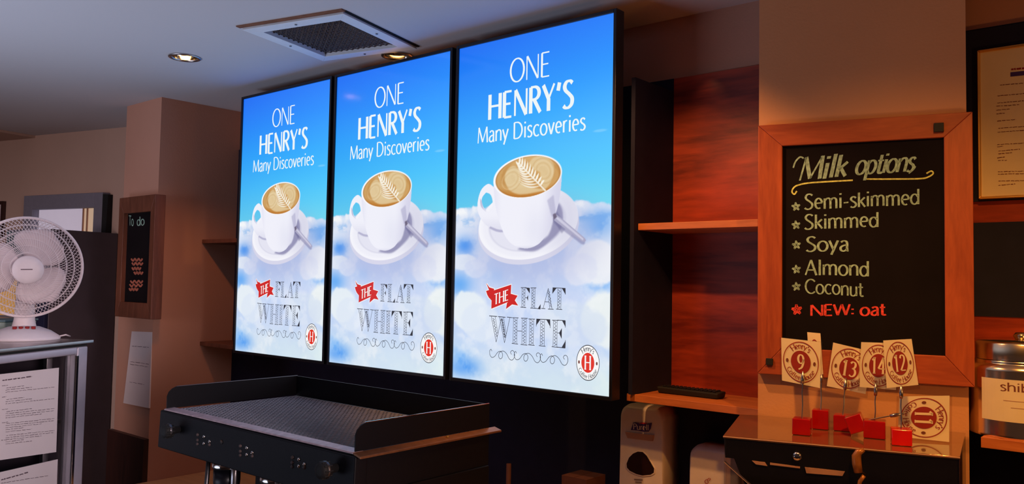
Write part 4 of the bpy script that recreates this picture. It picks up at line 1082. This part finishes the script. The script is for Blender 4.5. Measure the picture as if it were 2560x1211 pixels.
# ================================================================== LEFT SIDE: far wall window, cabinet, boards, papers
WP = lambda a, b, off=0: on(a, b, NA, FD - off)
def far_window():
    root = bpy.data.objects.new('window_1', None); COL.objects.link(root); o0 = WP(60, 492); root.location = (o0.x, o0.y, 1.7); root.rotation_euler = (0, 0, AA); root['kind'] = 'structure'
    off = .05
    c = lambda a, b, k=off: (WP(a, b, k) - FP).dot(UA)
    s0, s1 = c(60, 492), c(257, 480); zt = WP(150, 486, off).z; i0, i1 = c(80, 525), c(234, 517); zi = WP(150, 521.5, off).z; zb = zt - (s1 - s0) * .9
    S = lambda s, z, k: FP + UA * s - NA * k + Vector((0, 0, z))
    wl = i0 - s0
    def bar(a, b, z0, z1): MB().hexa([S(a, z0, .001), S(b, z0, .001), S(b, z1, .001), S(a, z1, .001)], [S(a, z0, off), S(b, z0, off), S(b, z1, off), S(a, z1, off)]).build('window_frame', 'greyframe', root, bevel=.002)
    bar(s0, i0, zb, zt); bar(i1, s1, zb, zt); bar(i0, i1, zi, zt); bar(i0, i1, zb, zb + .06)
    x = (i0, i0 + (i1 - i0) * .74, i1)
    def pane(a, b, m): MB().hexa([S(a, zb + .06, .003), S(b, zb + .06, .003), S(b, zi, .003), S(a, zi, .003)], [S(a, zb + .06, .006), S(b, zb + .06, .006), S(b, zi, .006), S(a, zi, .006)]).build('lit_view', m, root)
    pane(x[0], x[1], 'lit'); pane(x[1], x[2], 'litc')
    for k in (x[1] - .004, x[1] + .03): MB().hexa([S(k, zb + .06, .0065), S(k + .009, zb + .06, .0065), S(k + .009, zi, .0065), S(k, zi, .0065)], [S(k, zb + .06, .012), S(k + .009, zb + .06, .012), S(k + .009, zi, .012), S(k, zi, .012)]).build('mullion', 'ledge', root)
    MB().hexa([S(i0, zb + .06, .030), S(i1, zb + .06, .030), S(i1, zi, .030), S(i0, zi, .030)], [S(i0, zb + .06, .033), S(i1, zb + .06, .033), S(i1, zi, .033), S(i0, zi, .033)]).build('pane', 'glass', root)
    MB().hexa([S(s1 + .001, zb, .001), S(s1 + .02, zb, .001), S(s1 + .02, zt - .01, .001), S(s1 + .001, zt - .01, .001)], [S(s1 + .001, zb, off), S(s1 + .02, zb, off), S(s1 + .02, zt - .01, off - .02), S(s1 + .001, zt - .01, off)]).build('side_cheek', 'dark', root)
far_window()
# dark red frame at the very left
c = WP(8, 503, .02); T = Matrix.Translation(c) @ Matrix.Rotation(AA, 4, 'Z')
pf = empty('picture_frame', c - Vector((0, 0, .22)), 'dark red picture frame edge at the far left above the fan', 'picture', rz=AA)
for bx in ((-.3, 0, -.02, 0), (-.3, 0, -.22, -.2), (-.02, 0, -.1999, -.0201), (-.3, -.28, -.1999, -.0201)): MB().box(bx[0], bx[1], -.0, .019, bx[2], bx[3], T).build('frame_side', 'darkwood', pf)
MB().box(-.279, -.021, .006, .012, -.1995, -.0205, T).build('picture_sheet', 'paper', pf)
# tall dark cabinet / fridge against the far wall
s = (Vector((-1.434, .136, 0)) - FP).dot(UA); T = Matrix.Translation(FP) @ Matrix.Rotation(AA, 4, 'Z')
tc_ = empty('tall_cabinet', T @ Vector((s - .04, -.2, 0)), 'tall narrow dark grey cabinet standing behind the white fan', 'cabinet', rz=AA)
MB().box(s - .075, s, -.39, -.004, .08, 1.888, T).build('carcass', 'tallcab', tc_, bevel=.004)
MB().box(s - .073, s - .002, -.412, -.3905, .10, 1.885, T).build('door', 'black', tc_, bevel=.004)
MB().box(s - .07, s - .01, -.36, -.03, 0, .0795, T).build('plinth', 'dark', tc_)
# specials board on the block
tb = empty('chalkboard', (-.63, -.125, 1.43), 'narrow wood-framed chalkboard on the wall left of the screens', 'chalkboard')
KB = lambda s, z, off=0: Vector((s, -.1122 - off, z))
e0, e1 = onY(299, 494, -.162).x, onY(389, 486, -.162).x
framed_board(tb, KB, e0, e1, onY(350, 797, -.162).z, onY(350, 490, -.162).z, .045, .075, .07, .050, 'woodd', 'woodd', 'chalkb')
FT = lambda a, b: onY(a, b, -.1122 - .0275 - .0006)
flat(pxtext('To', (322, 564), (334, 565), 24, None, thick=.12, thin=.1) + pxtext('do', (342, 565), (361, 563), 22, None, thick=.12, thin=.1), FT, 'chalk_lettering', 'chalkw', tb)
q = []
for yy_, x_a, x_b in ((650, 328, 356), (660, 330, 357), (672, 330, 352), (683, 335, 357), (705, 326, 357), (714, 324, 356), (724, 323, 345)):
    ribbon(cr([(x_a + (x_b - x_a) * i / 6, yy_ + (3 if i % 2 else -3)) for i in range(7)]), 3, 3, q, flat=4)
flat(q, FT, 'orange_chalk_scribble', 'chalko', tb)['kind'] = 'stuff'
# loose notice on the block
KP = lambda a, b: onY(a, b, -.1135)
pc = [KP(330, 829), KP(381, 831), KP(376, 1021), KP(312, 1008)]
pn = MB().hexa([p for p in pc], [p + Vector((0, -.0012 - .006 * (i > 1), 0)) for i, p in enumerate(pc)]).build('paper_notice', 'paper')
tag(pn, 'white paper notice taped to the wall below the narrow chalkboard', 'notice')
lines([(330, 866, 372, 869), (326, 905, 372, 911), (325, 911, 370, 918), (324, 956, 360, 962)], lambda a, b: onY(a, b, -.1205), 'printed_text', 'ink', pn, 1.2)

# ================================================================== GLASS-DOOR FRIDGE + FAN
C0 = fwd(222, 850, 3.0); UF = Vector((.521, -.854, 0)); NF = Vector((.854, .521, 0)); DF = NF.dot(C0)
def fridge():
    zt = C0.z; Wd = .62; Dp = .5; base = C0 + UF * Wd / 2 - NF * Dp / 2; base.z = 0
    root = empty('glass_door_fridge', base, 'silver-framed glass door fridge with papers taped on it, under the fan', 'fridge')
    S = lambda s, z, k=0: Vector((C0.x, C0.y, 0)) + UF * s + NF * k + Vector((0, 0, z))
    def slab(s0, s1, z0, z1, k0, k1, name, m, par=root, bevel=.002):
        return MB().hexa([S(s0, z0, k0), S(s1, z0, k0), S(s1, z1, k0), S(s0, z1, k0)], [S(s0, z0, k1), S(s1, z0, k1), S(s1, z1, k1), S(s0, z1, k1)]).build(name, m, par, bevel=bevel)
    slab(-.012, Wd + .012, zt - .012, zt, -Dp, .012, 'top_plate', 'steel')
    slab(0, .02, .09, zt - .0125, -Dp, -.045, 'side_wall', 'tallcab'); slab(Wd - .02, Wd, .09, zt - .0125, -Dp, -.045, 'side_wall', 'tallcab')
    slab(.0205, Wd - .0205, .09, zt - .0125, -Dp, -Dp + .02, 'back_wall', 'teal')
    slab(.0205, Wd - .0205, .09, .11, -Dp + .021, -.045, 'bottom', 'tallcab'); slab(0.02, Wd - .02, 0, .0895, -Dp + .02, -.06, 'plinth', 'dark')
    for z in (zt - .30, zt - .58, zt - .86): slab(.022, Wd - .022, z, z + .012, -Dp + .03, -.08, 'wire_shelf', 'steel', bevel=0)
    # door frame
    P = lambda a, b, k=0: on(a, b, NF, DF + k)
    si = (P(190, 1000) - S(0, 0)).dot(UF); zr = P(150, 893).z
    dr = slab(0.001, si, .1, zt - .022, -.044, 0, 'door', 'alu', bevel=.006)
    slab(Wd - si, Wd - .001, .1, zt - .022, -.044, 0, 'door_stile', 'alu', dr, .006)
    slab(si + .0005, Wd - si - .0005, zr, zt - .022, -.044, -.001, 'door_rail', 'alu', dr, .006); slab(si + .0005, Wd - si - .0005, .1, .16, -.044, -.001, 'door_rail', 'alu', dr, .006)
    slab(si - .004, si + .008, .165, zr - .003, -.004, .002, 'door_bead', 'chrome', dr, .001)
    slab(si + .001, Wd - si - .001, .161, zr - .001, -.030, -.026, 'door_glass', 'glass', dr, 0)
    slab(-.004, -.0005, 1.05, 1.12, -.03, -.005, 'hinge', 'rubber', dr, 0)
    pl = si + .03; slab(pl, pl + .028, .12, zr - .01, -.09, -.075, 'shelf_post', 'steel')
    slab(.001, Wd - .001, zt - .0215, zt - .0130, -.044, -.006, 'door_seal', 'rubber', dr, 0)
fridge()
pk = -.0255
PF = lambda a, b, k=0: on(a, b, NF, DF + pk + k)
def sheet(c4, label, rows, head):
    lo = [PF(*p, .0005) for p in c4]; o = MB().hexa(lo, [p + NF * .0008 for p in lo]).build('paper_notice', 'paper'); tag(o, label, 'notice', 'papers taped on the fridge door')
    lines(rows, lambda a, b: PF(a, b, .0018), 'printed_text', 'ink', o, 1.3); lines(head, lambda a, b: PF(a, b, .0018), 'printed_heading', 'ink', o, 3)
    return o
rows = []
for y0_, n in ((971, 3), (1000, 3), (1030, 4), (1060, 5), (1090, 5)):
    for i in range(n): rows.append((14 if i else 16, y0_ + i * 5.2, (136, 134, 104, 60, 80)[(i + n) % 5], y0_ + i * 5.2 - 13 * ((136, 134, 104, 60, 80)[(i + n) % 5]) / 136))
sheet([(-60, 943), (147, 920), (140, 1131), (-60, 1160)], 'upper white printed sheet taped inside the fridge door', rows + [(5, 966, 20, 964), (5, 994, 16, 992), (5, 1025, 20, 1023), (5, 1058, 20, 1056), (3, 1102, 18, 1100)], [(6, 952, 80, 942)])
sheet([(-60, 1195), (144, 1149), (140, 1260), (-60, 1300)], 'lower white printed sheet at the bottom of the fridge door', [(3, 1209, 120, 1190)], [(3, 1201, 70, 1182)])


def fan():
    D = 2.93; hub = fwd(70, 676, D); cen = fwd(67, 668, D); R = .1755
    bz = C0.z + .0006
    base = fwd(58, 850, D - .05); base.z = bz
    look = (CAM - cen).normalized(); look.z *= .2; look.normalize()
    root = empty('desk_fan', base, 'white round desk fan standing on the glass door fridge', 'fan')
    T = Matrix.Translation(cen) @ look.to_track_quat('Z', 'Y').to_matrix().to_4x4()
    n = 64
    MB().tube([T @ Vector((R * math.cos(2 * PI * i / n), R * math.sin(2 * PI * i / n), 0)) for i in range(n)], .0055, 8, closed=True).build('cage_rim', 'fanw', root, smooth=True)
    def prof(r, s): return s * (.052 * (1 - (r / R) ** 2.6) ) + (.006 if s > 0 else -.006)
    for s, nm in ((1, 'front_cage'), (-1, 'rear_cage')):
        b = MB(); K = 84
        for k in range(K):
            a0 = 2 * PI * k / K; pts = []
            for i in range(9):
                r = .046 + (R - .046) * i / 8; a = a0 + s * .55 * (i / 8); pts.append(T @ Vector((r * math.cos(a), r * math.sin(a), prof(r, s))))
            b.tube(pts, .00095, 4, cap=False)
        for r in (.05, .075, .1, .125, .15):
            b.tube([T @ Vector((r * math.cos(2 * PI * i / 48), r * math.sin(2 * PI * i / 48), prof(r, s))) for i in range(48)], .0011, 4, closed=True)
        b.build(nm, 'fanw', root, smooth=True)
    Th = T @ Matrix.Translation((.004, -.010, .0))
    MB().lathe([(.0, .066), (.03, .065), (.046, .060), (.050, .054), (.050, .048), (.0, .048)], 40, Th, cap=False).build('front_badge', 'fanw', root, smooth=True)
    MB().lathe([(.0, -.03), (.045, -.035), (.05, -.06), (.048, -.11), (.03, -.13), (.0, -.132)], 36, T, cap=False).build('motor_housing', 'fanw', root, smooth=True)
    MB().lathe([(.0, .030), (.030, .028), (.034, .0), (.034, -.02), (0, -.022)], 32, T, cap=False).build('rotor_hub', 'fanw', root, smooth=True)
    flat([[(-.018, -.011), (.018, -.010), (.018, -.007), (-.018, -.008)]], lambda a, c: T @ Vector((a, c, .0668)), 'badge_print', 'ink', root)
    for a0 in (58, -58, 178):
        b = MB(); nr, na = 9, 10
        for i in range(nr):
            r = .028 + (.150 - .028) * i / (nr - 1); t = i / (nr - 1); hw = math.radians(22 + 34 * math.sin(PI * min(1, .18 + t * .70)) - 22 * max(0, t - .72) / .28)
            for j in range(na):
                u = -1 + 2 * j / (na - 1); a = math.radians(a0) + hw * u + .12 * t
                rr = r * (1 - (.10 * u * u if i == nr - 1 else 0)); b.v.append(tuple(T @ Vector((rr * math.cos(a), rr * math.sin(a), .016 * -u * (1 - .3 * t) + .002))))
        for i in range(nr - 1):
            for j in range(na - 1): k = i * na + j; b.f.append((k, k + 1, k + na + 1, k + na))
        o = b.build('blade', 'blade', root, smooth=True); so = o.modifiers.new('s', 'SOLIDIFY'); so.thickness = .002
    # neck and base
    nk = fwd(80, 800, D + .035); z1 = cen.z - .05
    ax = Vector((cen.x, cen.y, 0)) - Vector((look.x, look.y, 0)).normalized() * .075
    bc = Vector((base.x, base.y, bz))
    MB().tube([(ax.x, ax.y, bz + .02), (ax.x, ax.y, bz + .07), (ax.x, ax.y, cen.z - .02)], [.045, .034, .026], 20).build('neck', 'fanw', root, smooth=True)
    Tb = Matrix.Translation((ax.x + .03 * look.x, ax.y + .03 * look.y, bz))
    MB().lathe([(.115, 0), (.118, .004), (.114, .012), (.085, .032), (.05, .046), (.0, .050)], 48, Tb, cap=False).build('base', 'fanw', root, smooth=True)
    lk = Vector((look.x, look.y, 0)).normalized(); sd = Vector((-lk.y, lk.x, 0))
    for k in range(4):
        p = Vector((ax.x, ax.y, bz)) + lk * .085 + sd * (-.028 + k * .019) + Vector((0, 0, .040)); MB().lathe([(.007, 0), (.007, .009), (.0, .0095)], 14, Matrix.Translation(p), cap=False).build('switch_button', 'inkred', root, smooth=True)
    MB().tube([Vector((ax.x, ax.y, bz + .004)) + sd * .10, Vector((ax.x, ax.y, bz + .012)) + sd * .135, Vector((ax.x, ax.y, bz + .0035)) + sd * .15 - lk * .04], .003, 8).build('power_cord', 'fanw', root, smooth=True)
fan()


# ================================================================== things glimpsed behind the fan
M['yell'] = mat('lit_yellow_sign_face', rgb(220, 170, 90), .6, noise=.12, nscale=18, emit=rgb(205, 150, 76), estr=.42)  # glowing face of the added box behind the fan
M['tub'] = mat('frosted_green_plastic', rgb(170, 186, 172), .3, noise=.08, nscale=30, trans=.2)
def wall_panel(px0, py0, px1, py1, th, name, m, mf, label, cat):
    a_, b_ = WP(px0, py0, th), WP(px1, py1, th); sa, sb = (a_ - FP).dot(UA), (b_ - FP).dot(UA); z1, z0 = a_.z, b_.z
    S = lambda x0, x1, k0, k1, za, zb: MB().hexa([FP + UA * x0 - NA * k0 + Vector((0, 0, za)), FP + UA * x1 - NA * k0 + Vector((0, 0, za)), FP + UA * x1 - NA * k0 + Vector((0, 0, zb)), FP + UA * x0 - NA * k0 + Vector((0, 0, zb))],
                                              [FP + UA * x0 - NA * k1 + Vector((0, 0, za)), FP + UA * x1 - NA * k1 + Vector((0, 0, za)), FP + UA * x1 - NA * k1 + Vector((0, 0, zb)), FP + UA * x0 - NA * k1 + Vector((0, 0, zb))])
    c = FP + UA * (sa + sb) / 2 - NA * th / 2; root = empty(name, (c.x, c.y, z0), label, cat, rz=AA)
    S(sa, sb, .001, th - .006, z0, z1).build('box', mf, root, bevel=.002); S(sa + .012, sb - .012, th - .0059, th, z0 + .012, z1 - .012).build('face', m, root)
sL = None
wall_panel(-70, 690, 58, 796, .06, 'light_box', 'yell', 'greyframe', 'warm yellow lit box glimpsed through the lower left of the fan', 'light')  # added glowing box that stands for the warm light behind the fan
wall_panel(14, 575, 62, 648, .04, 'notice_board', 'teal', 'greyframe', 'pale blue-grey board glimpsed through the upper left of the fan', 'board')
p = on(30, 815, (0, 0, 1), C0.z + .001) ; p = fwd(24, 812, 3.22)
q0 = Vector((p.x, p.y, C0.z + .0006)); Tq = Matrix.Translation(q0) @ Matrix.Rotation(math.atan2(UF.y, UF.x), 4, 'Z')
tb_ = empty('storage_tub', q0, 'frosted greenish tub on the fridge top behind the fan neck', 'tub')
lo = [Tq @ Vector(v) for v in ((-.075, -.045, 0), (.075, -.045, 0), (.075, .045, 0), (-.075, .045, 0))]; hi = [Tq @ Vector(v) for v in ((-.085, -.052, .05), (.085, -.052, .05), (.085, .052, .05), (-.085, .052, .05))]
MB().hexa(lo, hi).build('body', 'tub', tb_, bevel=.006); MB().box(-.088, .088, -.055, .055, .0502, .058, Tq).build('lid', 'teal', tb_, bevel=.002)
